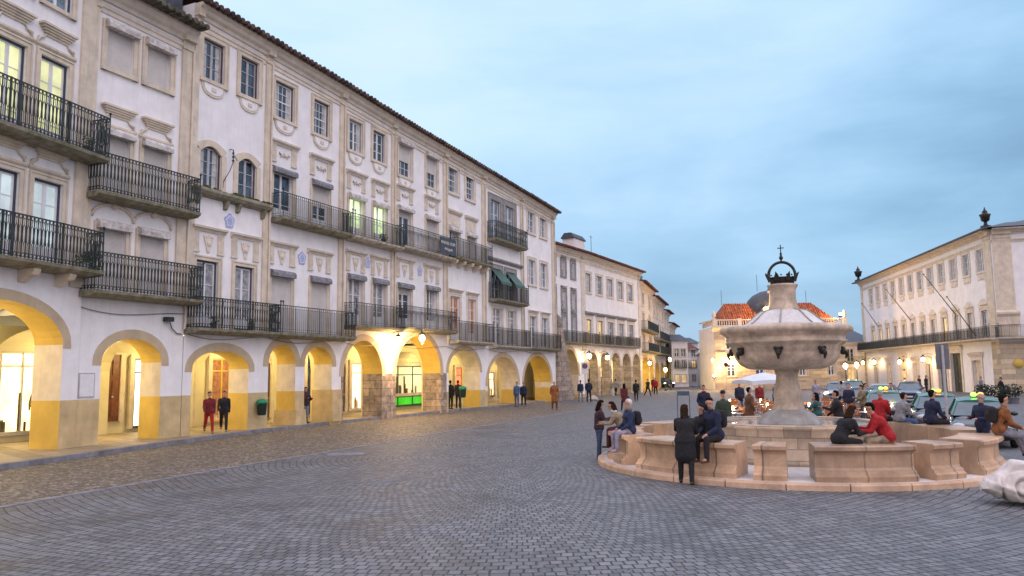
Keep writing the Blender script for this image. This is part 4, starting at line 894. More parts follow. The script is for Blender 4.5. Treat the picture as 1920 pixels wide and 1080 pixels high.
wall_lamp(FM,47.7,4.35,'bright wrought-iron lantern over the dark stone pier of the arcade',480,out=.62,sc=1.1)
wall_lamp(FM,49.6,4.5,'wrought-iron lantern hung under the balcony with the nameplate',300,out=1.0,sc=1.25)
wall_lamp(FC,4.2,4.0,'lit lantern on the wall just right of the stone buttress',200,out=.9,sc=1.6); wall_lamp(FC,8.9,3.9,'lit lantern at the first tall stone arch of the five-arched building',150,out=.9,sc=1.4)
wall_lamp(FD,.9,3.4,'lit lantern where the receding street front begins',180,out=.9,sc=1.4)
wall_lamp(FR,27.,3.4,'lit lantern near the middle of the public building',260,out=1.,sc=1.5); wall_lamp(FR,8.2,3.3,'lit lantern at the far end of the public building, right one of two',260,out=1.,sc=1.7); wall_lamp(FR,18.9,3.2,'lit lantern beside the tall lit doorway of the public building',230,out=1.,sc=1.5); wall_lamp(FR,2.8,3.3,'lit lantern at the far end of the public building, left one of two',260,out=1.,sc=1.5)
def street_lamp(x,y,z,label,e):
    t=thing('street_lamp',label,'street lamp',(x,y,0),0,'lit lamp posts'); m=MB(); m.lathe([(.2,0),(.2,.15),(.1,.35),(.07,.5),(.05,z-.5),(.07,z-.4),(.03,z-.25)],8); m.build('post','iron',t)
    m=MB(); lantern(m,0,0,z,1.5); m.build('lantern_frame','iron',t); m=MB(); m.ball((0,0,z),.22,10,sc=(1,1,1.2)); m.build('globe','lamp_glow',t); point_light('lamp_light',(0,0,z-.45),e,parent=t)
street_lamp(20.7,102.4,3.95,'taller lamp post in front of the receding street front',260); street_lamp(19.0,97,2.6,'lower lamp post in front of the receding street front',160)
street_lamp(34.2,80,2.75,'very bright lamp post between the bank and the parked cars, left one',1400); street_lamp(38.0,86,2.9,'very bright lamp post before the far end of the public building',1300)
def flood(x,y,z,label,e,aim,spot=True):
    t=thing('floodlight',label,'floodlight',(x,y,z),0,'floodlights on the bank'); m=MB(); m.box(-.18,.18,-.1,.1,-.14,.14); m.bar((0,0,-.14),(0,.2,-.5),.03); m.build('housing','iron',t)
    m=MB(); m.ball((0,-.02,.16),.16,8); m.build('lamp_glass','lamp_glow',t); point_light('lamp_light',(aim[0]*.5,aim[1]*.5,aim[2]*.5+.1),e*1.15,(1,.56,.22),r=.2,parent=t)
flood(27.3,97.4,3.9,'floodlight over the left ground floor window of the bank',700,(0,-.6,-.8)); flood(25.0,97.2,3.6,'floodlight at the left corner of the bank',450,(-.4,-.6,-.6)); flood(32.0,96.5,9.6,'floodlight at the foot of the bank clock gable',700,(0,0,.9)); flood(41.2,97.1,9.1,'floodlight at the right end of the bank balustrade',350,(-.6,1.,.6)); flood(25.1,97.2,1.6,'low floodlight at the left corner of the bank',160,(-.4,-.6,.6))
point=0
# warm lamps hanging in the gallery vaults
ga=[(FB,7.2,3.0,4.3,150),(FM,30.9,2.7,3.65,80),(FM,35.2,2.7,3.65,80),(FM,39.2,2.7,3.65,60),(FM,41.6,2.7,3.65,60),(FM,45.2,2.9,3.9,75),(FM,51,2.9,4.2,95),(FM,56.6,2.7,3.6,65),(FM,62.5,2.7,3.6,60),(FM,69,2.7,3.7,75),(FC,1.8,3.,4.2,60),(FC,7.3,2.9,4.,60),(FC,13.5,2.9,4.,60),(FC,19.8,2.9,4.,70),(FD,4,3.,3.6,220),(FD,10.5,3.,3.5,120),(FD,20,3.,3.4,160),(FD,32,3.,3.2,120)]
wd=['the yellow shop arch at the left edge','the arch of the shuttered house','the flat wide arch','the left one of the narrow arch pair','the right one of the narrow arch pair','the arch before the dark stone pier','the large bank arch','the arch after the large bank arch','the arch below the green awnings','the last arch before the buttress','the dark arch behind the buttress','the first tall stone arch','the third tall stone arch','the fifth tall stone arch','the first yellow street arch','the second yellow street arch','the third yellow street arch','the farthest yellow street arch']
for (F,s,y,z,e),w in zip(ga,wd):
    t=thing('ceiling_lamp','small globe lamp hanging inside '+w,'lamp',F.pt(s,y,z),0,'ceiling lamps in the arcades'); m=MB(); m.bar((0,0,.1),(0,0,.6),.01); m.build('stem','iron',t)
    m=MB(); m.ball((0,0,0),.1,8); m.build('globe','lamp_glow',t); point_light('lamp_light',(0,0,-.22),e*1.9,(1,.77,.34),.12,t)
# ---------------------------------------------------------------- fountain
FX,FY=7.35,20.9
t=thing('fountain','marble fountain with a wide raised bowl and a bronze crown on top','fountain',(FX,FY,0))
m=MB(); m.lathe([(5.0,0),(5.0,.1),(5.0,.14),(4.5,.145),(.5,.15)],96); m.build('platform','marble_floor',t)
m=MB(); 
for k in range(26):
    a0=2*math.pi*(k+.01)/26;a1=2*math.pi*(k+.99)/26; rg=[]
    for j in range(5): a=a0+(a1-a0)*j/4; ca,sa=math.cos(a),math.sin(a); rg.append([(r*ca,r*sa,z) for r,z in ((4.95,0),(5.1,0),(5.1,.11),(5.085,.135),(4.95,.15))])
    m.loft(rg,0,True,False)
m.build('step','marble_pink_lamplit',t)
m=MB(); m.lathe([(1.9,.14),(2.26,.14),(2.26,.24),(2.18,.26),(2.18,.98),(2.24,1.0),(2.27,1.05),(2.22,1.1),(2.02,1.1),(1.98,1.04),(1.98,.6)],72,m=0); m.build('basin','marble_blocks',t)
m=MB(); m.add([(2.0*math.cos(2*math.pi*j/48),2.0*math.sin(2*math.pi*j/48),1.045) for j in range(48)],[tuple(range(48))]); m.build('water','water',t)
m=MB(); m.lathe([(.88,.9),(.85,1.0),(.79,1.12),(.67,1.25),(.51,1.36),(.40,1.40)],32)
m.build('mound','marble_grey',t)
m=MB(); m.lathe([(.40,1.38),(.41,1.46),(.36,1.50),(.37,1.56),(.36,1.60),(.355,1.66),(.365,1.75),(.355,1.85),(.32,2.0),(.285,2.18),(.275,2.32),(.31,2.36),(.32,2.44),(.3,2.5)],20); m.build('shaft','marble_bowl',t)
m=MB(); m.lathe([(0.283,2.44),(0.898,2.46),(1.04,2.5),(1.2,2.6),(1.3,2.72),(1.36,2.86),(1.37,2.94),(1.39,2.95),(1.4,3.06),(1.45,3.09),(1.5,3.14),(1.55,3.16),(1.56,3.2),(1.51,3.22),(1.5,3.32),(1.55,3.34),(1.57,3.38),(1.64,3.41),(1.7,3.45),(1.71,3.52),(1.67,3.58),(1.51,3.62),(1.13,3.63),(0.992,3.55)],64); m.build('bowl','marble_bowl',t)
m=MB(); pr=[(1.08,3.56),(1.06,3.66),(1.0,3.69),(.86,3.80),(.72,3.92),(.6,4.01),(.42,4.05)]; m.lathe(pr,32)
m.build('cap','marble_floor',t)
for k in range(8):
    a=2*math.pi*k/8+.35; q=MB(); q.tube([((r+.01)*math.cos(a),(r+.01)*math.sin(a),z+.012) for r,z in pr[1:]],.02,5); q.build('cap_rib','marble_grey',t)
m=MB(); m.lathe([(.42,3.98),(.40,4.08),(.35,4.2),(.33,4.4),(.335,4.58),(.38,4.68),(.40,4.7),(.40,4.74),(.3,4.76)],20); m.build('neck','marble_bowl',t)
cd_=math.atan2(-FY,-FX)
for k in range(8):
    a=cd_+R_(-7+45*k); q=MB(); c=Vector((1.42*math.cos(a),1.42*math.sin(a),2.92)); q.ball(c,.095,8,sc=(1,1,1.1)); o=Vector((math.cos(a),math.sin(a),0)); q.ball(c+o*.08-Vector((0,0,.05)),.065,6)
    s_=Vector((-o.y,o.x,0)); q.ball(c+s_*.08+Vector((0,0,.07)),.05,6); q.ball(c-s_*.08+Vector((0,0,.07)),.05,6); q.tube([c+o*.1-Vector((0,0,.08)),c+o*.06-Vector((0,0,.2))],[.05,.02],6); q.build('spout_mask','bronze',t)
cr=thing('x','x','x'); bpy.data.objects.remove(cr)
m=MB(); m.lathe([(.22,4.75),(.3,4.76),(.32,4.84),(.36,4.92),(.37,4.93),(.33,4.93),(.28,4.84),(.2,4.8)],24)
for k in range(8):
    a=2*math.pi*k/8+.1; c,s=math.cos(a),math.sin(a); m.tube([(.33*c,.33*s,4.86),(.40*c,.40*s,4.98),(.47*c,.47*s,5.06)],[.07,.045,.005],5)
for k in range(16): a=2*math.pi*k/16; c,s=math.cos(a),math.sin(a); m.ball((.37*c,.37*s,4.98),.025,5)
for k in range(1):
    a=math.atan2(-FX,FY)+.05; c,s=math.cos(a),math.sin(a); pts=[(.33*math.cos(u)*c,.33*math.cos(u)*s,5.02+.33*math.sin(u)) for u in [math.pi*j/14-.3+.6*j/14*0 for j in range(15)]]
    pts=[(.345*math.cos(u)*c,.345*math.cos(u)*s,4.99+.37*math.sin(u)) for u in [(-.15+(math.pi+.3)*j/16) for j in range(17)]]; m.tube(pts,[.042]*17,6)
m.tube([(0,0,5.34),(0,0,5.44)],.025,6); m.ball((0,0,5.48),.06,8); m.tube([(0,0,5.5),(0,0,5.62)],.03,6); m.tube([(0,0,5.6),(0,0,5.84)],.014,5)
sd=Vector((FY,-FX,0)).normalized(); m.tube([sd*-.085+Vector((0,0,5.75)),sd*.085+Vector((0,0,5.75))],.014,5); m.build('crown','bronze',t)
# ring of stone seats
def seat(a0,a1,r0=3.9,label='',kind='bench',cat='bench'):
    pro=[(r0,.14),(4.84,.14),(4.86,.25),(4.80,.29),(4.79,.34),(4.73,.37),(4.71,.42),(4.71,.68),(4.74,.73),(4.80,.76),(4.83,.78),(4.83,.85),(4.80,.875),(r0,.875)]
    if kind!='bench': pro=[(r0+.05,.14),(r0+.05,.3),(r0+.1,.34)][:1]+pro[1:]
    am=(a0+a1)/2; n=max(2,int((a1-a0)/3)); rg=[]
    for i in range(n+1):
        a=R_(a0+(a1-a0)*i/n); rg.append([(r*math.cos(a),r*math.sin(a),z) for r,z in pro])
    c=Vector((0,0,0)); m=MB(); m.loft(rg,0,True,False); o=m.build('stone_bench' if kind=='bench' else 'stone_stool','marble_seat_lamplit',None,(c.x,c.y,0)); o.location=(FX+c.x,FY+c.y,0)
    tag(o,label,cat,'curved marble benches round the fountain' if kind=='bench' else 'marble block seats between the benches'); return o
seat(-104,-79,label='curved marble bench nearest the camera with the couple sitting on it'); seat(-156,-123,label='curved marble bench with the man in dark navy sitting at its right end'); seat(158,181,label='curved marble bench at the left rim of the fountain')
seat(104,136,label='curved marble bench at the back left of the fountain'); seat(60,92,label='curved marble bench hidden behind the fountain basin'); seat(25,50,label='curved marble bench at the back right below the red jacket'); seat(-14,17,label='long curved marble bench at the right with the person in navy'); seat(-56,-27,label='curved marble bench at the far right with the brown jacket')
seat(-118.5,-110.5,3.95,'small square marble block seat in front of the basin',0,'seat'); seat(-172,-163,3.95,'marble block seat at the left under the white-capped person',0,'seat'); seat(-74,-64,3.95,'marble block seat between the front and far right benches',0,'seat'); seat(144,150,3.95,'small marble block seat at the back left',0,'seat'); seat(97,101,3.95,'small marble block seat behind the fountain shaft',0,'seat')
# carved marble block at the right edge
def carved(loc,rz,sc,label):
    t=thing('carved_marble_block',label,'sculpture',loc,rz); m=MB(); rings=[]; n=72; K=70; rr=random.Random(4)
    from mathutils import noise
    for i in range(K+1):
        u=i/K; x=-.74+1.55*u; h=.10+.60*math.sin(math.pi*min(1,.5*u/.42 if u<.42 else .5+.5*(u-.42)/.62))**1.3; w=.07+.45*math.sin(math.pi*min(1,u*.9+.06))**.8; ring=[]
        if i in (0,K): h*=.6; w*=.5
        for j in range(n):
            a=2*math.pi*j/n; ca,sa=math.cos(a),math.sin(a); y=w*math.copysign(abs(ca)**.8,ca); z=.06+h/2+.5*h*math.copysign(abs(sa)**.85,sa)
            if u<.28: z+=(.28-u)*.62
            p=Vector((x,y,z)); nr=Vector((0,ca/w,sa/h)).normalized(); d=.05*noise.noise(p*3.1)+.02*noise.noise(p*9.)
            dx,dz=x+.14,z-.36; rho=math.hypot(dx,dz); ph=(math.atan2(dz,dx)+.6)%(2*math.pi)
            if y<.1:
                for k in range(2):
                    q=rho-(.055+.030*(ph+2*math.pi*k)); d+=-.085*math.exp(-(q/.020)**2)+.03*math.exp(-((q-.05)/.03)**2)
                d+=.05*math.exp(-((z-(.30-.25*(x+.35)))/.035)**2)*(1 if x<-.1 else 0)
            p+=nr*d; p.z=max(p.z,.015); ring.append(p)
        rings.append(ring)
    m.loft(rings,0,True,True); m.build('body','marble_pale',t)
    t.scale=(sc,sc,sc); return t
mat('marble_pale',(.66,.60,.55),.6,.12,2.5,.25,30,extra=veins,stain=.45)
carved((9.2,14.2,0),R_(-14),1.0,'pale carved marble block lying on the setts at the lower right corner')
c2=carved((6.75,66,0),R_(30),.62,'white carved marble block on the paving near the stone buttress')
# ---------------------------------------------------------------- people
mat('skin',(.46,.25,.17),.55,.08,6.,.05,40); mat('hair_dark',(.012,.008,.006),.9,.3,20.,.4,90,spec=.1); mat('hair_brown',(.035,.018,.010),.9,.3,20.,.4,90,spec=.1); mat('hair_grey',(.35,.34,.33),.7,.2,20.,.4,90)
mat('eye',(.02,.015,.01),.2,0,1,0); mat('lips',(.30,.10,.08),.5,.1,5,0); mat('shoe',(.015,.013,.012),.4,.2,8.,.1,40); mat('shoe_brown',(.09,.04,.02),.5,.2,8.,.1,40)
def capsule(mb,p,q,r,r2=None,sx=1.,n=10):
    p=Vector(p);q=Vector(q); r2=r if r2 is None else r2; d=(q-p); l=d.length; d=d.normalized() if l>1e-6 else Vector((0,0,1))
    pts=[];rs=[]
    for k in (0.05,.45,.8): a=math.pi/2*(1-k); pts.append(p-d*r*math.sin(a)); rs.append(max(.002,r*math.cos(a)))
    pts+= [p,q]; rs+=[r,r2]
    for k in (.8,.45,.05): a=math.pi/2*(1-k); pts.append(q+d*r2*math.sin(a)); rs.append(max(.002,r2*math.cos(a)))
    a0=len(mb.v); mb.tube(pts,rs,n)
    return a0
def remesh(mb,vox,smooth=4):
    me=bpy.data.meshes.new('t'); me.from_pydata(mb.v,[],mb.f); me.update()
    o=bpy.data.objects.new('t',me); COL.objects.link(o)
    m=o.modifiers.new('r','REMESH'); m.mode='VOXEL'; m.voxel_size=vox; m.use_smooth_shade=True
    s=o.modifiers.new('s','SMOOTH'); s.factor=.5; s.iterations=smooth
    dg=bpy.context.evaluated_depsgraph_get(); n=bpy.data.meshes.new_from_object(o.evaluated_get(dg))
    r=MB(); r.v=[tuple(v.co) for v in n.vertices]; r.f=[tuple(p.vertices) for p in n.polygons]; r.m=[0]*len(r.f); r.sm=[True]*len(r.f)
    bpy.data.objects.remove(o); bpy.data.meshes.remove(n); bpy.data.meshes.remove(me); return r
STAND=dict(hip=(4,-4),knee=(3,3),sh=(4,-2),el=(12,14),lean=0,spread=5,arm=9)
WALK=dict(hip=(24,-20),knee=(8,22),sh=(-22,20),el=(16,24),lean=4,spread=2,arm=8)
SIT=dict(hip=(86,84),knee=(84,86),sh=(10,8),el=(48,52),lean=12,spread=9,arm=7)
HUNCH=dict(hip=(84,84),knee=(80,84),sh=(14,12),el=(62,72),lean=32,spread=8,arm=4)
POCKET=dict(hip=(3,-2),knee=(2,2),sh=(-8,-8),el=(42,42),lean=1,spread=5,arm=16)
PHONE=dict(hip=(3,-3),knee=(2,3),sh=(26,24),el=(80,84),lean=4,spread=4,arm=4)
CHAT=dict(hip=(7,-3),knee=(6,2),sh=(34,10),el=(70,40),lean=8,spread=5,arm=10)
def person(x,y,z,face,pose,top,bottom,label,hair='hair_dark',style='short',h=1.72,fat=1.,near=False,group='people in the square',coat=0,shoe='shoe',head=(0,0),seatz=None,bag=None,scarf=None,hands=True,cap=None):
    """face: heading in degrees (0 = +X, 90 = away from the camera)"""
    S_=h/1.72; sit=pose['hip'][0]>60; t=thing('person',label,'person',(x,y,z),R_(face-90),group)
    vox=.017 if near else .028; rad=R_; ln=pose['lean']
    pz=.93 if not sit else (seatz if seatz else .45)+.12
    P=Vector((0,0,pz)); sl_,cl=math.sin(rad(ln)),math.cos(rad(ln)); up=Vector((0,sl_,cl)); fw=Vector((0,cl,-sl_))
    chest=P+up*.36; neck=P+up*.52; 
    hp,hy=head; hup=(Matrix.Rotation(rad(-ln*.2-hp),3,'X')@Vector((0,0,1))); hc=neck+up*.06+hup*.13
    J={}
    for i,sg in enumerate((-1,1)):
        hip=P+Vector((sg*.09,0,-.02)); a=rad(pose['hip'][i]); sp=rad(pose['spread'])*sg
        d=Vector((math.sin(sp),math.sin(a),-math.cos(a))).normalized(); kn=hip+d*.43; b=a-rad(pose['knee'][i]); d2=Vector((math.sin(sp)*.3,math.sin(b),-math.cos(b))).normalized(); an=kn+d2*.42
        J[i]=(hip,kn,an,b)
        sh=chest+up*.10+Vector((sg*.185,0,0)); a=rad(pose['sh'][i])+rad(ln)*.35; o=rad(pose['arm'])*sg; d=Vector((math.sin(o),math.sin(a),-math.cos(a))).normalized(); el=sh+d*.29
        b=a+rad(pose['el'][i]); d2=Vector((-sg*.28 if pose['el'][i]>40 else 0,math.sin(b),-math.cos(b))).normalized(); wr=el+d2*.25; J[i+2]=(sh,el,wr,d2)
    if not sit:   # put the lower foot on the ground
        lo=min(J[0][2].z,J[1][2].z)-.075; dz=-lo
        for k in J: J[k]=tuple((v+Vector((0,0,dz)) if (isinstance(v,Vector) and not (k>=2 and n_==3)) else v) for n_,v in enumerate(J[k]))
        for v in (P,chest,neck,hc): v.z+=dz
    b_=MB(); 
    capsule(b_,P+Vector((-.06,0,0)),P+Vector((.06,0,0)),.125*fat); capsule(b_,P,chest,.125*fat,.135*fat); capsule(b_,chest+Vector((-.08,0,.02)),chest+Vector((.08,0,.02)),.115,.115); capsule(b_,chest+up*.09+Vector((-.15,0,0)),chest+up*.09+Vector((.15,0,0)),.062)
    capsule(b_,chest+up*.1,neck+up*.06,.058,.05)
    for i in (0,1): hip,kn,an,bb=J[i]; capsule(b_,hip,kn,.085*fat,.055); capsule(b_,kn,an,.055,.036); capsule(b_,an,an+Vector((0,.13,-.035)),.036,.03)
    for i in (2,3): sh,el,wr,d2=J[i]; capsule(b_,sh,el,.048,.036); capsule(b_,el,wr,.037,.025); capsule(b_,wr,wr+d2*.07,.028,.03)
    # head: cranium, jaw, nose, ears in one surface
    HX=Matrix.Rotation(rad(hy),3,'Z'); hf=HX@Vector((0,math.cos(rad(ln*.2+hp)),-math.sin(rad(ln*.2+hp)))); hs=hf.cross(hup)
    def hp_(a,b,c): return hc+hs*a+hf*b+hup*c
    capsule(b_,hp_(0,-.02,.03),hp_(0,.012,.035),.079,.076,n=14); capsule(b_,hp_(0,.025,-.05),hp_(0,.045,-.065),.052,.04,n=12); capsule(b_,hp_(0,.083,.0),hp_(0,.098,-.022),.011,.015); capsule(b_,hp_(0,.0,-.12),hp_(0,.0,-.03),.05,.06)
    for sg in (-1,1): capsule(b_,hp_(sg*.078,-.005,.0),hp_(sg*.082,-.012,.025),.013,.015)
    body=remesh(b_,vox,3)
    for sg in (-1,1): body.ball(hp_(sg*.03,.072,.018),.012,6,1)
    body.tube([hp_(-.024,.073,-.05),hp_(0,.084,-.049),hp_(.024,.073,-.05)],.006,5,2)
    if hands:
        for i in (2,3):
            sh,el,wr,d=J[i]; sg=1 if i==3 else -1; side=Vector((1,0,0))-d*d.x; side.normalize(); nrm=d.cross(side)
            pc=wr+d*.075
            for f in range(4):
                q=pc+side*(f-1.5)*.019+d*.02; ff=(.036,.042,.039,.03)[f]; q2=q+d*ff*.9-nrm*sg*0+Vector((0,0,-.004)); q3=q2+(d*.7+Vector((0,0,-.5))).normalized()*ff*.8
                body.tube([q,q2,q3],[.0095,.0085,.006],5)
            th=wr+d*.03-side*sg*.026; body.tube([th,th+(d*.6-side*sg*.6).normalized()*.04,th+(d*.9-side*sg*.3).normalized()*.065],[.011,.01,.007],5)
    o=body.build('body',['skin','eye','lips'],t)
    # trousers
    m=MB(); capsule(m,P+Vector((-.06,0,0)),P+Vector((.06,0,0)),.14*fat)
    for i in (0,1): hip,kn,an,bb=J[i]; capsule(m,hip,kn,.105*fat,.072); capsule(m,kn,an+Vector((0,0,.0)),.072,.055)
    remesh(m,vox).build('trousers','cloth_'+bottom,t)
    # shoes
    for i in (0,1):
        hip,kn,an,bb=J[i]; m=MB(); capsule(m,an+Vector((0,-.02,-.035)),an+Vector((0,.15,-.045)),.045,.036); capsule(m,an,an+Vector((0,0,-.03)),.05,.048); q=remesh(m,vox,1)
        for k,v in enumerate(q.v): q.v[k]=(v[0],v[1],max(v[2],an.z-.078))
        q.build('shoe',shoe,t)
    # jacket
    m=MB(); capsule(m,P+up*.02+Vector((-.06,0,0)),P+up*.02+Vector((.06,0,0)),.155*fat); capsule(m,P,chest,.155*fat,.16*fat); capsule(m,chest+Vector((-.09,0,.02)),chest+Vector((.09,0,.02)),.14,.14); capsule(m,chest+up*.1+Vector((-.15,0,0)),chest+up*.1+Vector((.15,0,0)),.078); capsule(m,chest+up*.12,neck+up*.03,.085,.068)
    if coat and not sit: capsule(m,P+Vector((-.05,0,-coat)),P+Vector((-.05,0,.1)),.16*fat,.14*fat); capsule(m,P+Vector((.05,0,-coat)),P+Vector((.05,0,.1)),.16*fat,.14*fat)
    for i in (2,3): sh,el,wr,d2=J[i]; capsule(m,sh,el,.072,.058); capsule(m,el,wr,.058,.044)
    remesh(m,vox).build('jacket','cloth_'+top,t)
    # hair or headwear
    m=MB()
    if style=='bald': capsule(m,hp_(0,-.06,.0),hp_(0,-.05,.01),.062)
    else: capsule(m,hp_(0,-.036,.045),hp_(0,-.008,.064),.086,.077,n=14); capsule(m,hp_(0,-.045,0),hp_(0,-.04,-.03),.075,.06)
    if style in('long','bun'): capsule(m,hp_(0,-.05,.0),hp_(0,-.075,-.2 if style=='long' else -.05),.085,.06); 
    if style=='long':
        for sg in (-1,1): capsule(m,hp_(sg*.062,-.02,.01),hp_(sg*.075,-.03,-.17),.035,.03)
    if style=='bun': m.ball(hp_(0,-.1,.07),.05,8)
    if style=='hood': capsule(m,hp_(0,-.02,.06),hp_(0,-.02,-.08),.10,.095)
    q=remesh(m,.014 if near else .022,2)
    q.build('hood' if style=='hood' else 'hair',hair,t)
    if cap: m=MB(); capsule(m,hp_(0,-.02,.085),hp_(0,.01,.085),.088,.085); a=hp_(0,.07,.07); m.add([hp_(-.06,.05,.07),hp_(.06,.05,.07),hp_(.045,.135,.055),hp_(-.045,.135,.055)],[(0,1,2,3)]); m.build('cap','cloth_'+cap,t)
    if scarf: m=MB(); m.tube([neck+Vector((.075*math.cos(a),.075*math.sin(a),.03+.01*math.sin(3*a))) for a in [k*.6283 for k in range(10)]],.035,6,closed=True); m.build('scarf','cloth_'+scarf,t)
    t.scale=(S_,S_,S_)
    if bag:
        kind,colr,lb=bag; m=MB(); c=chest-fw*.22-up*.05
        if kind=='backpack':
            m2=MB(); capsule(m2,c+Vector((-.07,0,-.1)),c+Vector((-.07,0,.1)),.1); capsule(m2,c+Vector((.07,0,-.1)),c+Vector((.07,0,.1)),.1); capsule(m2,c-fw*.07+Vector((0,0,-.08)),c-fw*.07+Vector((0,0,-.02)),.085); q=remesh(m2,.025,2)
            for sg in (-1,1): q.tube([c+fw*.1+Vector((sg*.1,0,.13)),chest+up*.13+Vector((sg*.11,0,.04)),chest+fw*.14+Vector((sg*.12,0,.0)),P+up*.15+Vector((sg*.15,0,0))],.018,5)
        else:
            q=MB(); s0=J[3][2]; c=Vector((.24,0,P.z-.05)); m2=MB(); capsule(m2,c+Vector((0,-.08,0)),c+Vector((0,.08,0)),.09,.09); q=remesh(m2,.025,1); q.tube([c+Vector((0,-.06,.06)),chest+up*.15+Vector((.12,0,.03)),c+Vector((0,.06,.06))],.012,5)
        bo=q.build(kind,'cloth_'+colr); bo.location=(x,y,z); bo.rotation_euler=(0,0,R_(face-90)); bo.scale=(S_,S_,S_); tag(bo,lb,kind)
    return t
def on_ring(ang,r): return FX+r*math.cos(R_(ang)),FY+r*math.sin(R_(ang))
Z=.14; SB=.875-Z
# group round the fountain
person(2.42,22.25,0,5,PHONE,'plum','jeans','young woman in a plum jacket standing at the left rim of the fountain',style='long',h=1.6,near=True,head=(18,0))
px,py=on_ring(177,4.38); person(px,py,Z,168,HUNCH,'beige','burgundy','person in a beige jacket and burgundy trousers sitting hunched at the left of the fountain',hair='hair_brown',style='long',near=True,seatz=SB,h=1.62,scarf='white',head=(12,0))
px,py=on_ring(-167.5,4.5); person(px,py,Z,-168,dict(SIT,lean=4),'darkblue','lilac','person in a white woollen hat and dark blue jacket sitting on the left block seat',hair='cloth_white',style='short',near=True,seatz=SB,scarf='khaki',bag=('backpack','black','black backpack worn by the person in the white woollen hat'),h=1.64,shoe='cloth_lilac')
person(3.75,17.2,.0,70,dict(CHAT,el=(95,80),sh=(40,20),hip=(14,-8),knee=(8,4),lean=12),'black','black','woman in a black coat standing with her back to us at the fountain bench',style='long',near=True,h=1.68,coat=.3,hair='hair_brown',head=(16,-30),fat=1.22,scarf='black')
person(4.25,17.62,.14,-150,dict(STAND,lean=4),'black','black','person half hidden behind the woman in the black coat',near=True,h=1.5,hair='hair_brown',coat=.2)
px,py=on_ring(-129.5,4.5); person(px,py,Z,-150,dict(SIT,lean=12,spread=7),'navy','black','man in a dark navy jacket sitting at the right end of the near left bench',near=True,seatz=SB,h=1.76,bag=('backpack','black','dark backpack on the back of the man in the navy jacket'),shoe='shoe_brown',head=(14,30))
px,py=on_ring(-96.2,4.25); person(px,py,Z,14,dict(HUNCH,lean=34),'black','black','dark-haired woman in black sitting bent forward on the front bench',near=True,seatz=SB,h=1.66,style='long',hair='hair_brown',head=(22,0))
px,py=on_ring(-81.6,4.25); person(px,py,Z,164,dict(HUNCH,lean=30,sh=(18,20)),'red','beige','man in a bright red sweater sitting on the front bench bent towards his companion',near=True,seatz=SB,h=1.7,head=(20,0))
px,py=on_ring(35,4.4); person(px,py,Z,42,SIT,'red','black','person in a red jacket sitting with their back to us behind the basin at right',hair='hair_grey',seatz=SB,h=1.72,near=True)
px,py=on_ring(28,4.5); person(px,py,Z,10,dict(HUNCH,lean=20),'grey','blue','person in a pale grey jacket leaning forward beside the red jacket',seatz=SB,h=1.66,hair='hair_brown',near=True)
px,py=on_ring(13,4.4); person(px,py,Z,15,SIT,'navy','black','person in a navy jacket sitting with their back to us on the long right bench',seatz=SB,h=1.74,near=True)
px,py=on_ring(-17,4.55); person(px,py,Z,-165,dict(STAND,el=(75,78),sh=(14,14)),'navy','navy','grey-haired man in a navy coat standing with joined hands by the right bench',hair='hair_grey',h=1.6,near=True)
px,py=on_ring(-34,4.75); person(px,py,Z,-12,dict(SIT,lean=14,hip=(72,76),knee=(50,60)),'orange','greyjeans','young man in a brown jacket sitting on the far right bench in jeans',seatz=SB,h=1.72,near=True,bag=('backpack','black','black backpack of the young man in the brown jacket'))
person(12.9,18.6,0,-160,STAND,'black','black','dark figure standing at the right edge behind the brown jacket',h=1.62)
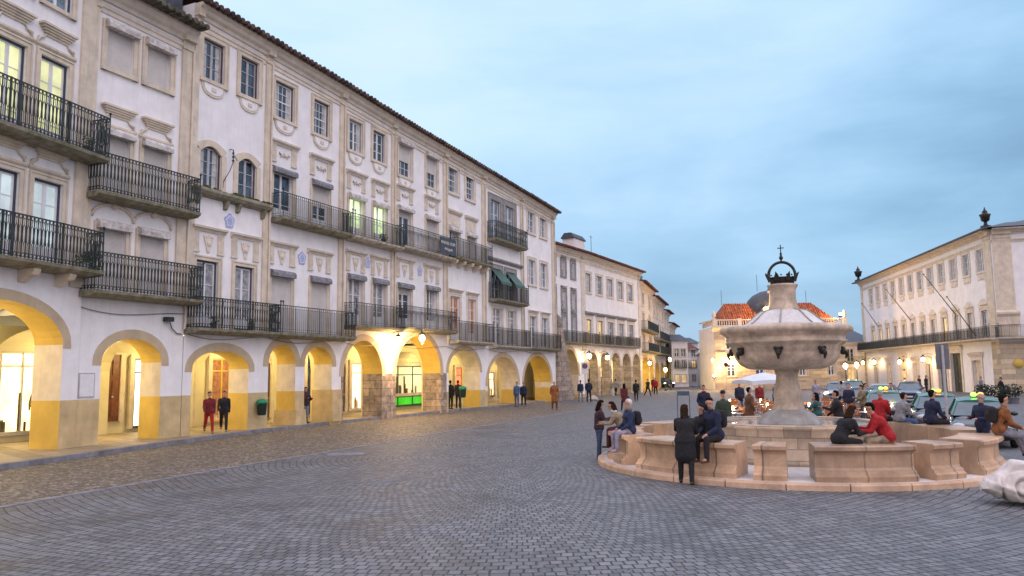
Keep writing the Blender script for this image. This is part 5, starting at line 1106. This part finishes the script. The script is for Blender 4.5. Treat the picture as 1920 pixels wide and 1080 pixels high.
# behind the fountain
person(8.25,33.8,0,-95,POCKET,'navy','black','man in a dark jacket with a red shirt front standing by the first cafe chairs',h=1.76,scarf='darkred')
person(6.95,25.9,0,-80,POCKET,'green','black','broad man in a flat cap and dark green coat standing behind the basin',h=1.7,fat=1.25,cap='black',coat=.3,hair='hair_grey')
person(9.0,29.8,0,10,POCKET,'brown','black','person in a long brown coat standing behind the basin left of the shaft',h=1.74,coat=.3)
person(10.75,27.6,0,150,CHAT,'teal','black','long-haired woman seen just right of the fountain shaft',style='long',h=1.58)
person(10.35,24.9,0,160,CHAT,'black','black','man in black talking just right of the fountain shaft',h=1.72,fat=1.1)
for (x_,y_,f,p,a,b,l,kw) in (
 (19.4,50,-100,STAND,'lilac','blue','person in a pale checked shirt standing beyond the cafe tables',{}),(20.2,48,100,WALK,'grey','black','person in a dark grey coat walking beyond the cafe tables',{}),
 (15.9,37,-120,STAND,'navy','brown','man in a dark jacket with a grey collar between cafe and cars',{'scarf':'grey'}),(16.8,37.2,-60,STAND,'grey','greyjeans','man in a grey jacket near the front of the parked cars',{}),(17.9,37.,-130,STAND,'brown','khaki','person in a brown jacket next to the grey jacket near the cars',{}),
 (15.,33.5,180,CHAT,'khaki','jeans','person in khaki standing close to the cafe lights',{'hair':'hair_brown'}),
 (13.9,44,-90,STAND,'darkred','black','person in dark red standing under the white parasol',{}),(15.1,45,-60,CHAT,'blue','jeans','person in blue standing at the right below the parasol',{}),(12.9,44.5,-100,STAND,'navy','black','person in navy standing at the left below the parasol',{}),(14.5,48,-90,CHAT,'white','grey','person in white behind the parasol table',{}),
 (5.65,65.5,100,STAND,'navy','greyjeans','man in navy with pale trousers, left of the pair by the buttress',{}),(6.15,63.5,90,POCKET,'navy','black','man in a dark suit, right of the pair by the buttress',{'h':1.8}),
 (2.68,50.8,-95,POCKET,'orange','rust','elderly man in a brown coat and rust trousers walking towards us before the buttress',{'hair':'skin','coat':.35,'h':1.8}),
 (.25,56.3,-120,STAND,'blue','blue','man in a pale blue jacket at the pier before the last arch',{'h':1.75}),(.75,57.,-100,STAND,'navy','black','person in black next to the pale blue jacket',{}),(3.1,59.,100,STAND,'black','black','dark figure beside the foot of the buttress',{}),
 (9.6,76,-90,WALK,'beige','white','person in a beige top and white trousers walking before the stone arches',{}),(10.4,79,60,WALK,'grey','black','person in grey before the third stone arch',{}),(7.0,49.2,100,WALK,'burgundy','black','woman in a dark red coat with a bag walking away across the square',{'coat':.2,'style':'long','bag':('shoulder_bag','brown','brown bag carried by the woman in the dark red coat')}),
 (10.0,63.5,80,WALK,'black','black','dark figure walking in the middle of the open square',{'h':1.75}),(13.2,76.5,-60,WALK,'black','black','person in black walking before the fifth stone arch',{}),(14.6,80.,-90,STAND,'red','black','person with a red coat at the first yellow street arch',{}),(16.2,90,-90,STAND,'black','black','far figure under the yellow street arches',{}),
 (37.5,72,180,STAND,'black','black','left one of a dark pair before the public building',{}),(38.3,72.3,180,STAND,'black','navy','right one of a dark pair before the public building',{}),(37.2,62,180,STAND,'grey','black','person in grey by the lit doorway of the public building',{'hair':'hair_grey'}),(36.3,58.,170,WALK,'black','black','person in black before the dark doorway of the public building',{}),(36.8,54,-90,STAND,'brown','black','person in brown near the dark doorway with a green hat',{'cap':'green'}),(36.9,52,180,STAND,'blue','navy','person in blue beside the person with the green hat',{}),
 ):
    kw.setdefault('h',1.7); person(x_,y_,.0,f,p,a,b,l,group='people farther off in the square',hands=False,**kw)
for (s_,y_,f,p,a,b,l,kw) in (
 (35.0,.2,-60,WALK,'darkred','red','person in a rust jacket and red trousers walking under the flat wide arch',{'style':'bun'}),(35.9,.3,-70,WALK,'black','black','person in black walking under the flat wide arch',{}),
 (38.5,1.7,-80,WALK,'black','black','dark figure passing behind the left narrow arch',{}),(40.35,1.35,-30,STAND,'orange','rust','person in an ochre coat behind the pier between the narrow arches',{'hair':'hair_brown','coat':.3}),(41.35,.55,-40,PHONE,'plum','greyjeans','woman in a dark top leaning in the right narrow arch',{'style':'long','hair':'hair_brown'}),
 (55.6,.5,60,STAND,'black','black','left one of two dark figures in the arch with the red shop light',{'h':1.8}),(57.0,.7,70,STAND,'black','black','right one of two dark figures in the arch with the red shop light',{'h':1.8})):
    q=FM.pt(s_,y_,.15); kw.setdefault('h',1.68); person(q[0],q[1],q[2],f,p,a,b,l,group='people under the arcade',hands=False,**kw)
# ---------------------------------------------------------------- cars
def carpaint(name,c):
    m=mat(name,c,.22,.03,1,0,spec=.6); m.node_tree.nodes['Principled BSDF'].inputs['Coat Weight'].default_value=.4
for n_,c in (('paint_black',(.012,.013,.016)),('paint_green',(.025,.14,.115)),('paint_silver',(.30,.32,.34)),('paint_blue',(.05,.09,.15)),('paint_dark',(.02,.025,.035))): carpaint(n_,c)
mat('car_glass',(.06,.11,.12),.05,.2,1,0,spec=1.); mat('rubber',(.015,.015,.015),.8,.1,9,.2,60); mat('alloy',(.4,.4,.42),.3,.1,5,0,metal=.8); mat('plastic_dark',(.02,.02,.02),.6,.1,9,0); mat('tail_red',(.3,.01,.01),.2,.1,1,0); mat('plate_white',(.6,.6,.6),.5,.05,5,0)
def car(x,y,rz,label,paint,roofp,sign=True,lights=False,wagon=False,group='cars queued at the right',sc=1.):
    t=thing('parked_car' if not sign else 'taxi',label,'taxi' if sign else 'car',(x,y,0),R_(rz),group)
    # front towards -Y ; length 4.5
    st=[(-2.25,.42,.55,.62),(-2.2,.3,.66,.78),(-2.05,.24,.74,.85),(-1.6,.22,.84,.89),(-1.0,.22,.93,.90),(-.5,.22,.96,.90),(.6,.22,.97,.90),(1.4,.22,.97,.89),(1.9,.24,.96,.86),(2.15,.3,.9,.8),(2.25,.42,.78,.66)]
    rg=[]
    for yy,zb,zt,w in st:
        r=[]
        for j in range(20):
            a=2*math.pi*j/20; ca,sa=math.cos(a),math.sin(a); ex=.42
            r.append((w*math.copysign(abs(ca)**ex,ca)*(1-.07*max(0,sa)),yy,(zb+zt)/2+(zt-zb)/2*math.copysign(abs(sa)**ex,sa)))
        rg.append(r)
    m=MB(); m.loft(rg,0,True,True); m.build('body',paint,t)
    e=1.95 if wagon else 1.55
    gh=[(-1.02,.95,.76,.92,.72),(-.35,1.36,.60,.95,.80),(-.1,1.42,.60,.96,.80),(.6,1.45,.6,.96,.80),(1.1,1.42,.59,.96,.8),(e-.05,1.2 if not wagon else 1.38,.56,.96,.78),(e+.25,.97,.68,.95,.74)]
    m=MB(); 
    for k in range(len(gh)-1):
        (ya,za,wa,ba,la),(yb,zb,wb,bb,lb)=gh[k],gh[k+1]
        for sg in (-1,1): m.quad((sg*la*1.06,ya,ba-.04),(sg*lb*1.06,yb,bb-.04),(sg*wb,yb,zb-.03),(sg*wa,ya,za-.03),0)
        if k in (0,len(gh)-2): m.quad((-wa,ya,za-.02),(wa,ya,za-.02),(wb,yb,zb-.02),(-wb,yb,zb-.02),0)
    m.build('windows','car_glass',t)
    m=MB(); rr=[]
    for (ya,za,wa,ba,la) in gh[1:-1]: rr.append([(-wa-.03,ya,za-.05),(-wa,ya,za-.01),(-wa*.6,ya,za+.03),(0,ya,za+.045),(wa*.6,ya,za+.03),(wa,ya,za-.01),(wa+.03,ya,za-.05),(0,ya,za-.06)])
    m.loft(rr,0,True,True)
    for sg in (-1,1):
        m.tube([(sg*.79,-1.04,.93),(sg*.61,-.36,1.36)],.035,5); m.tube([(sg*.61,e-.08,gh[-2][1]),(sg*.76,e+.22,.96)],.045,5); m.tube([(sg*.63,.42,1.42),(sg*.86,.45,.95)],.03,5)
    m.build('roof',roofp,t)
    for sx in (-1,1):
        for yy in (-1.38,1.36):
            w=MB(); w.lathe([(.18,-.1),(.31,-.1),(.335,-.07),(.335,.07),(.31,.1),(.18,.1)],20); w.v=[(sx*.82+z_,yy+x_,.335+y_) for x_,y_,z_ in w.v]; o=w.build('wheel','rubber',t)
            w=MB(); w.lathe([(.03,.09),(.2,.07),(.2,.1),(.19,.105)],14); w.v=[(sx*(.82+abs(z_)),yy+x_,.335+y_) for x_,y_,z_ in w.v]; w.build('rim','alloy',o)
        h=MB(); h.ball((sx*.64,-2.08,.66),.16,10,sc=(1.2,.7,.62)); h.build('headlight','headlight' if lights else 'headlight_off',t)
        h=MB(); h.ball((sx*.93,-.75,1.0),.1,8,sc=(1.1,.6,.75)); h.bar((sx*.8,-.75,.96),(sx*.9,-.75,.98),.03); h.build('wing_mirror',paint,t)
        h=MB(); h.box(sx*.72-.12,sx*.72+.12,2.12,2.2,.68,.86); h.build('tail_light','tail_red',t)
    h=MB(); h.box(-.5,.5,-2.285,-2.2,.5,.66); 
    for k in range(4): h.box(-.48,.48,-2.295,-2.285,.52+k*.035,.535+k*.035)
    h.build('grille','plastic_dark',t); h=MB(); h.box(-.26,.26,-2.30,-2.26,.36,.47); h.build('number_plate','plate_white',t)
    if sign:
        s=MB(); s.box(-.19,.19,.0,.12,1.48,1.5); q=s.build('roof_sign','plastic_dark',t)
        s=MB(); s.ball((-.1,.06,1.56),.1,8,sc=(.95,.7,.75)); s.build('green_light','lamp_green',q); s=MB(); s.ball((.1,.06,1.56),.1,8,sc=(.95,.7,.75)); s.build('orange_light','lamp_orange',q)
    t.scale=(sc,)*3; return t
car(15.2,25.6,-28,'black taxi with a green roof nearest to us at the right','paint_black','paint_green')
car(16.4,30.3,-24,'black taxi with a green roof, second in the queue, behind the signpost','paint_black','paint_green'); car(16.7,35.2,-20,'black estate taxi with a green roof, third in the queue','paint_black','paint_green',wagon=True,lights=False)
car(19.2,21.9,-40,'black taxi with a green roof cut by the right edge','paint_black','paint_green',sign=False)
car(18.9,42.5,-22,'dark blue car without a roof sign behind the taxis','paint_blue','paint_dark',sign=False,lights=True); car(23.6,50,-30,'silver car with a roof rack farther back in the queue','paint_silver','paint_silver',sign=False,wagon=True)
car(24.7,59.5,-25,'pale blue car beside the cafe at the back of the queue','paint_silver','paint_blue',sign=False,lights=True); car(29.2,67,-30,'dark car farthest back near the lamp posts','paint_dark','paint_green',sign=False)
car(29.5,58,-30,'dark blue car parked before the lit doorways of the public building','paint_blue','paint_dark',sign=False); car(22.5,116,10,'far car with its headlights on in the street between the houses','paint_dark','paint_dark',sign=False,lights=True)
# ---------------------------------------------------------------- cafe
def chair():
    t=thing('cafe_chair','x','chair',(0,0,0)); m=MB(); m.box(-.21,.21,-.2,.22,.43,.46); m.build('seat','seat_orange',t)
    m=MB(); m.tube([(-.2,.24,.62),(-.1,.27,.64),(.1,.27,.64),(.2,.24,.62)],.015,4); rings=[[(-.21+.42*k/6,.225+.035*math.sin(math.pi*k/6),z) for k in range(7)] for z in (.55,.7,.84)]; m.loft(rings,0,False,True,False)
    rings=[[(-.21+.42*k/6,.24+.035*math.sin(math.pi*k/6),z) for k in range(7)] for z in (.55,.7,.84)]; m.loft(rings,0,False,True,False); m.build('backrest','seat_orange',t)
    for sx in (-1,1):
        for sy in (-1,1): m=MB(); m.tube([(sx*.2,sy*.2,.43),(sx*.22,sy*.24,0)],.013,5); m.build('leg','alloy',t)
        m=MB(); m.tube([(sx*.21,-.18,.45),(sx*.24,-.16,.66),(sx*.24,.15,.67),(sx*.21,.24,.85)],.014,5); m.build('arm','alloy',t)
    return t
mat('candle_glow',(1,.6,.25),.4,0,1,0,emit=14,ecol=(1,.6,.25))
mat('seat_orange',(.34,.12,.035),.6,.2,6,.1,40); mat('table_top',(.5,.5,.5),.25,.1,4,0,metal=.6); mat('canvas',(.62,.66,.70),.8,.06,2,.1,20)
def table():
    t=thing('cafe_table','x','table'); m=MB(); m.lathe([(.36,.71),(.37,.725),(.36,.74)],20); m.build('table_top','table_top',t); m=MB(); m.lathe([(.24,0),(.22,.03),(.04,.05),(.03,.1),(.03,.71)],10); m.build('pedestal','alloy',t); return t
ch0=chair(); tb0=table(); rc=random.Random(11); first=[True,True]; cols=['silver round table','round metal table']
def item(proto,i,loc,rz,lab):
    if first[i]: first[i]=False; o=proto; o.location=loc; o.rotation_euler=(0,0,rz); o['label']=lab
    else: o=copy_tree(proto,loc,rz,lab)
    o['group']='cafe chairs with orange seats' if i==0 else 'round cafe tables'
rowsn=['first','second','third','fourth','fifth','sixth']
cn=['leftmost','second','third','fourth','rightmost']
for r in range(6):
    for c in range(5 if r>0 else 4):
        x=8.9+r*.62+c*1.75+rc.uniform(-.15,.15)+(0 if r else 0); y=31.4+r*2.5+rc.uniform(-.2,.2)
        if 10.0<x<10.8 and r==0: x-=.0
        where=f'in the {rowsn[r]} row of tables from the fountain, {cn[c]} one'
        item(tb0,1,(x,y,0),0,'round metal cafe table '+where)
        for k,(dx,dy) in enumerate(((-.62,-.1),(.6,.12),(.05,-.68))[:3 if rc.random()<.8 else 2]):
            item(ch0,0,(x+dx,y+dy,0),math.atan2(dx,-dy)*1+math.pi+rc.uniform(-.3,.3) if False else math.atan2(-dx,dy)+math.pi*0+math.pi+rc.uniform(-.3,.3),'orange cafe chair '+('left','right','near')[k]+' of the table '+where.replace('in the ','in ').replace(' of tables from the fountain',''))
        if rc.random()<.5:
            q=MB(); q.lathe([(.04,0),(.05,.1),(.04,.16),(.02,.18)],8); o=q.build('candle_glass','candle_glow'); point_light('candle_light',(0,0,.3),16,(1,.55,.2),.05,o); o.location=(x,y,.74); tag(o,'small lit candle glass on the cafe table '+where.split(' of')[0]+', '+cn[c]+' table','candle','candle glasses on the cafe tables')
t=thing('parasol','square white canvas parasol over the cafe tables left of the shaft','parasol',(10.4,32.3,0),R_(8)); m=MB(); m.tube([(0,0,0),(0,0,2.4)],.03,8); m.build('pole','alloy',t)
m=MB(); e=.98; cs=[(-e,-e),(e,-e),(e,e),(-e,e)]; n=8; up_=[]
for k in range(4):
    a,b=cs[k],cs[(k+1)%4]
    for j in range(n):
        p=[a[i]+(b[i]-a[i])*j/n for i in (0,1)];q=[a[i]+(b[i]-a[i])*(j+1)/n for i in (0,1)]; zp=2.0-.05*math.sin(math.pi*j/n)*-1;zq=2.0+.05*math.sin(math.pi*(j+1)/n)
        m.add([(*p,zp),(*q,zq),(q[0]*.5,q[1]*.5,2.2),(p[0]*.5,p[1]*.5,2.2),(q[0]*.02,q[1]*.02,2.34),(p[0]*.02,p[1]*.02,2.34),(*p,zp-.16),(*q,zq-.16)],[(0,1,2,3),(3,2,4,5),(6,7,1,0)],0,False)
m.build('canopy','canvas',t); m=MB(); m.ball((0,0,2.36),.05,8); m.build('finial','alloy',t)
for k in range(8):
    a=math.pi/4*k+math.pi/4; m=MB(); l=e*(1.41 if k%2==0 else 1)*.96; m.tube([(0,0,2.22),(l*math.cos(a),l*math.sin(a),1.97)],.012,4); m.build('rib','alloy',t)
mat('sign_back',(.16,.16,.18),.6,.1,5,.05,40)
# signs, bins, stands
t=thing('signpost','grey signpost seen from behind in front of the taxis','signpost',(13.45,24.3,0),R_(-20)); m=MB(); m.tube([(0,0,0),(0,0,3.15)],.04,8); m.build('post','grey_paint',t)
m=MB(); m.box(-.19,.19,.045,.065,2.4,3.2); m.box(-.17,.17,.035,.045,2.55,2.59); m.box(-.17,.17,.035,.045,3.0,3.04); m.build('sign_panel','sign_back',t)
def disc_sign(x,y,rz,z,label,pm):
    t=thing('traffic_sign',label,'traffic sign',(x,y,0),R_(rz)); m=MB(); m.tube([(0,0,0),(0,0,z+.35)],.03,6); m.build('post','grey_paint',t); m=MB(); m.box(-.32,.32,-.05,-.03,z-.75,z+.35); p=m.build('panel','white_paint',t)
    m=MB(); m.lathe([(.26,0),(.26,.02)],20); m.v=[(a,-.052-c,z+b) for a,b,c in m.v]; m.build('red_disc','cloth_red',p); m=MB(); m.lathe([(.19,0),(.19,.02)],20); m.v=[(a,-.060-c,z+b) for a,b,c in m.v]; m.build('disc_centre',pm,p); return t
disc_sign(6.7,72.5,0,3.,'white panel with a round red-rimmed sign beside the buttress lantern','paint_blue'); 
t=thing('traffic_sign','small red round sign on a thin post in front of the left of the bank','traffic sign',(25.2,92,0),0); m=MB(); m.tube([(0,0,0),(0,0,3.4)],.04,6); m.build('post','grey_paint',t); m=MB(); m.lathe([(.27,0),(.27,.03)],20); m.v=[(a,-.05-c,3.1+b) for a,b,c in m.v]; m.build('disc','cloth_burgundy',t)
def bin_(loc,rz,label,pole):
    t=thing('litter_bin',label,'litter bin',loc,rz,'green litter bins'); m=MB(); m.lathe([(.16,0),(.19,.06),(.22,.5),(.23,.52)],16,m=0); m.build('body','bin_dark',t)
    m=MB(); m.lathe([(.235,.5),(.25,.52),(.25,.58),(.2,.66),(.1,.7),(.02,.71)],16); m.tube([(-.24,0,.45),(-.26,0,.55),(0,-.2,.62),(.26,0,.55),(.24,0,.45)],.03,6); m.build('lid','bin_green',t)
    if pole: m=MB(); m.tube([(-.26,.0,.4),(-.26,0,-.75)],.03,6); m.build('post','iron',t)
mat('bin_dark',(.01,.03,.025),.5,.1,5,0); mat('bin_green',(.01,.22,.10),.45,.15,5,.1,30)
q=FM.pt(37.5,-.28,.75); bin_(q,FM.ang,'green-lidded litter bin hung on the pier between the flat arch and the narrow arches',False); q=FM.pt(54.3,-1.1,.95); bin_(q,FM.ang,'bright green litter bin on a thin post before the dark stone pier',True)
t=thing('menu_stand','menu board on two thin legs standing alone in the middle of the square','menu stand',(8.6,39.5,0),R_(-10)); m=MB()
for sx in (-1,1): m.tube([(sx*.3,0,0),(sx*.3,0,1.25)],.018,5); m.tube([(sx*.3,-.22,.01),(sx*.3,.22,.01)],.018,5)
m.build('frame','iron',t); m=MB(); m.box(-.30,.30,-.02,.02,1.2,1.42); m.build('board','paint_blue',t)
# planter and shrubs by the public building, shop dummy
t=thing('shop_mannequin','headless shop mannequin in a dark suit behind the window at the left edge','mannequin',FM.pt(30.15,3.75,.45),FM.ang); 
m=MB(); capsule(m,(-.07,0,1.0),(.07,0,1.0),.13); capsule(m,(0,0,1.0),(0,0,1.3),.13,.16); capsule(m,(-.13,0,1.42),(.13,0,1.42),.08)
for sx in (-1,1): capsule(m,(sx*.2,0,1.4),(sx*.27,.03,1.1),.06,.05); capsule(m,(sx*.27,.03,1.1),(sx*.29,.0,.86),.05,.04)
remesh(m,.03).build('jacket','cloth_khaki',t); m=MB()
for sx in (-1,1): capsule(m,(sx*.09,0,.95),(sx*.1,0,.2),.09,.07)
remesh(m,.03).build('trousers','cloth_black',t); m=MB(); m.lathe([(.2,0),(.18,.03),(.02,.05),(.02,.2)],12); m.build('stand','alloy',t)
# balcony plants
rp=random.Random(5)
def plant(F,s,y,z,label,n=60,r=.22,pot='plastic_dark'):
    t=thing('potted_plant',label,'potted plant',F.pt(s,y,z),0,'potted plants on the balconies'); m=MB(); m.lathe([(.1,0),(.15,.2),(.16,.22)],10); m.build('pot',pot,t); m=MB()
    for k in range(n):
        a=rp.uniform(0,6.28);q=rp.uniform(0,r);h=.22+rp.uniform(0,.3); c=Vector((q*math.cos(a),q*math.sin(a),h)); u=Vector((rp.uniform(-1,1),rp.uniform(-1,1),rp.uniform(-.3,1))).normalized()*.05; v=u.cross(Vector((rp.uniform(-1,1),1,0))).normalized()*.025
        m.add([c-u,c+v,c+u,c-v],[(0,1,2,3)])
    m.build('foliage','leaf',t)
mat('leaf',(.05,.10,.03),.6,.3,6,0)
plant(FB,9.3,-.6,10.0,'dark pot hanging at the end of the upper left balcony'); plant(FB,9.4,-.55,6.05,'leafy plant in a pale trough on the left middle balcony',110,.3,'white_paint'); plant(FM,34.4,-.5,4.35,'small flower pot below the left door of the long first floor balcony',50); plant(FM,46.4,-.5,9.6,'dark plant on the balcony below the bright lit doors',80,.25); plant(FM,36.5,-.5,4.35,'second flower pot on the long first floor balcony',50)

mat('leaf_dark',(.015,.03,.015),.7,.3,6,0)
def shrub(x,y,label):
    t=thing('planter_shrub',label,'shrub',(x,y,0),0,'dark shrubs in tubs'); m=MB(); m.lathe([(.3,0),(.36,.4),(.38,.42),(.3,.42)],12); m.build('tub','sign_back',t); m=MB()
    for k in range(260):
        u=Vector((rp.gauss(0,1),rp.gauss(0,1),rp.gauss(0,1))).normalized()*(.25+.35*rp.random()); c=Vector((u.x*1.1,u.y*1.1,.85+u.z*.8)); a=Vector((rp.uniform(-1,1),rp.uniform(-1,1),rp.uniform(-1,1))).normalized()*.08; b=a.cross(Vector((rp.uniform(-1,1),1,rp.uniform(-1,1)))).normalized()*.05
        m.add([c-a,c+b,c+a,c-b],[(0,1,2,3)])
    m.build('foliage','leaf_dark',t)
for i,(x,y) in enumerate(((31.9,53.0),(32.7,52.6),(33.4,52.2))): shrub(x,y,['left','middle','right'][i]+' one of three dark shrubs in tubs at the corner of the public building')
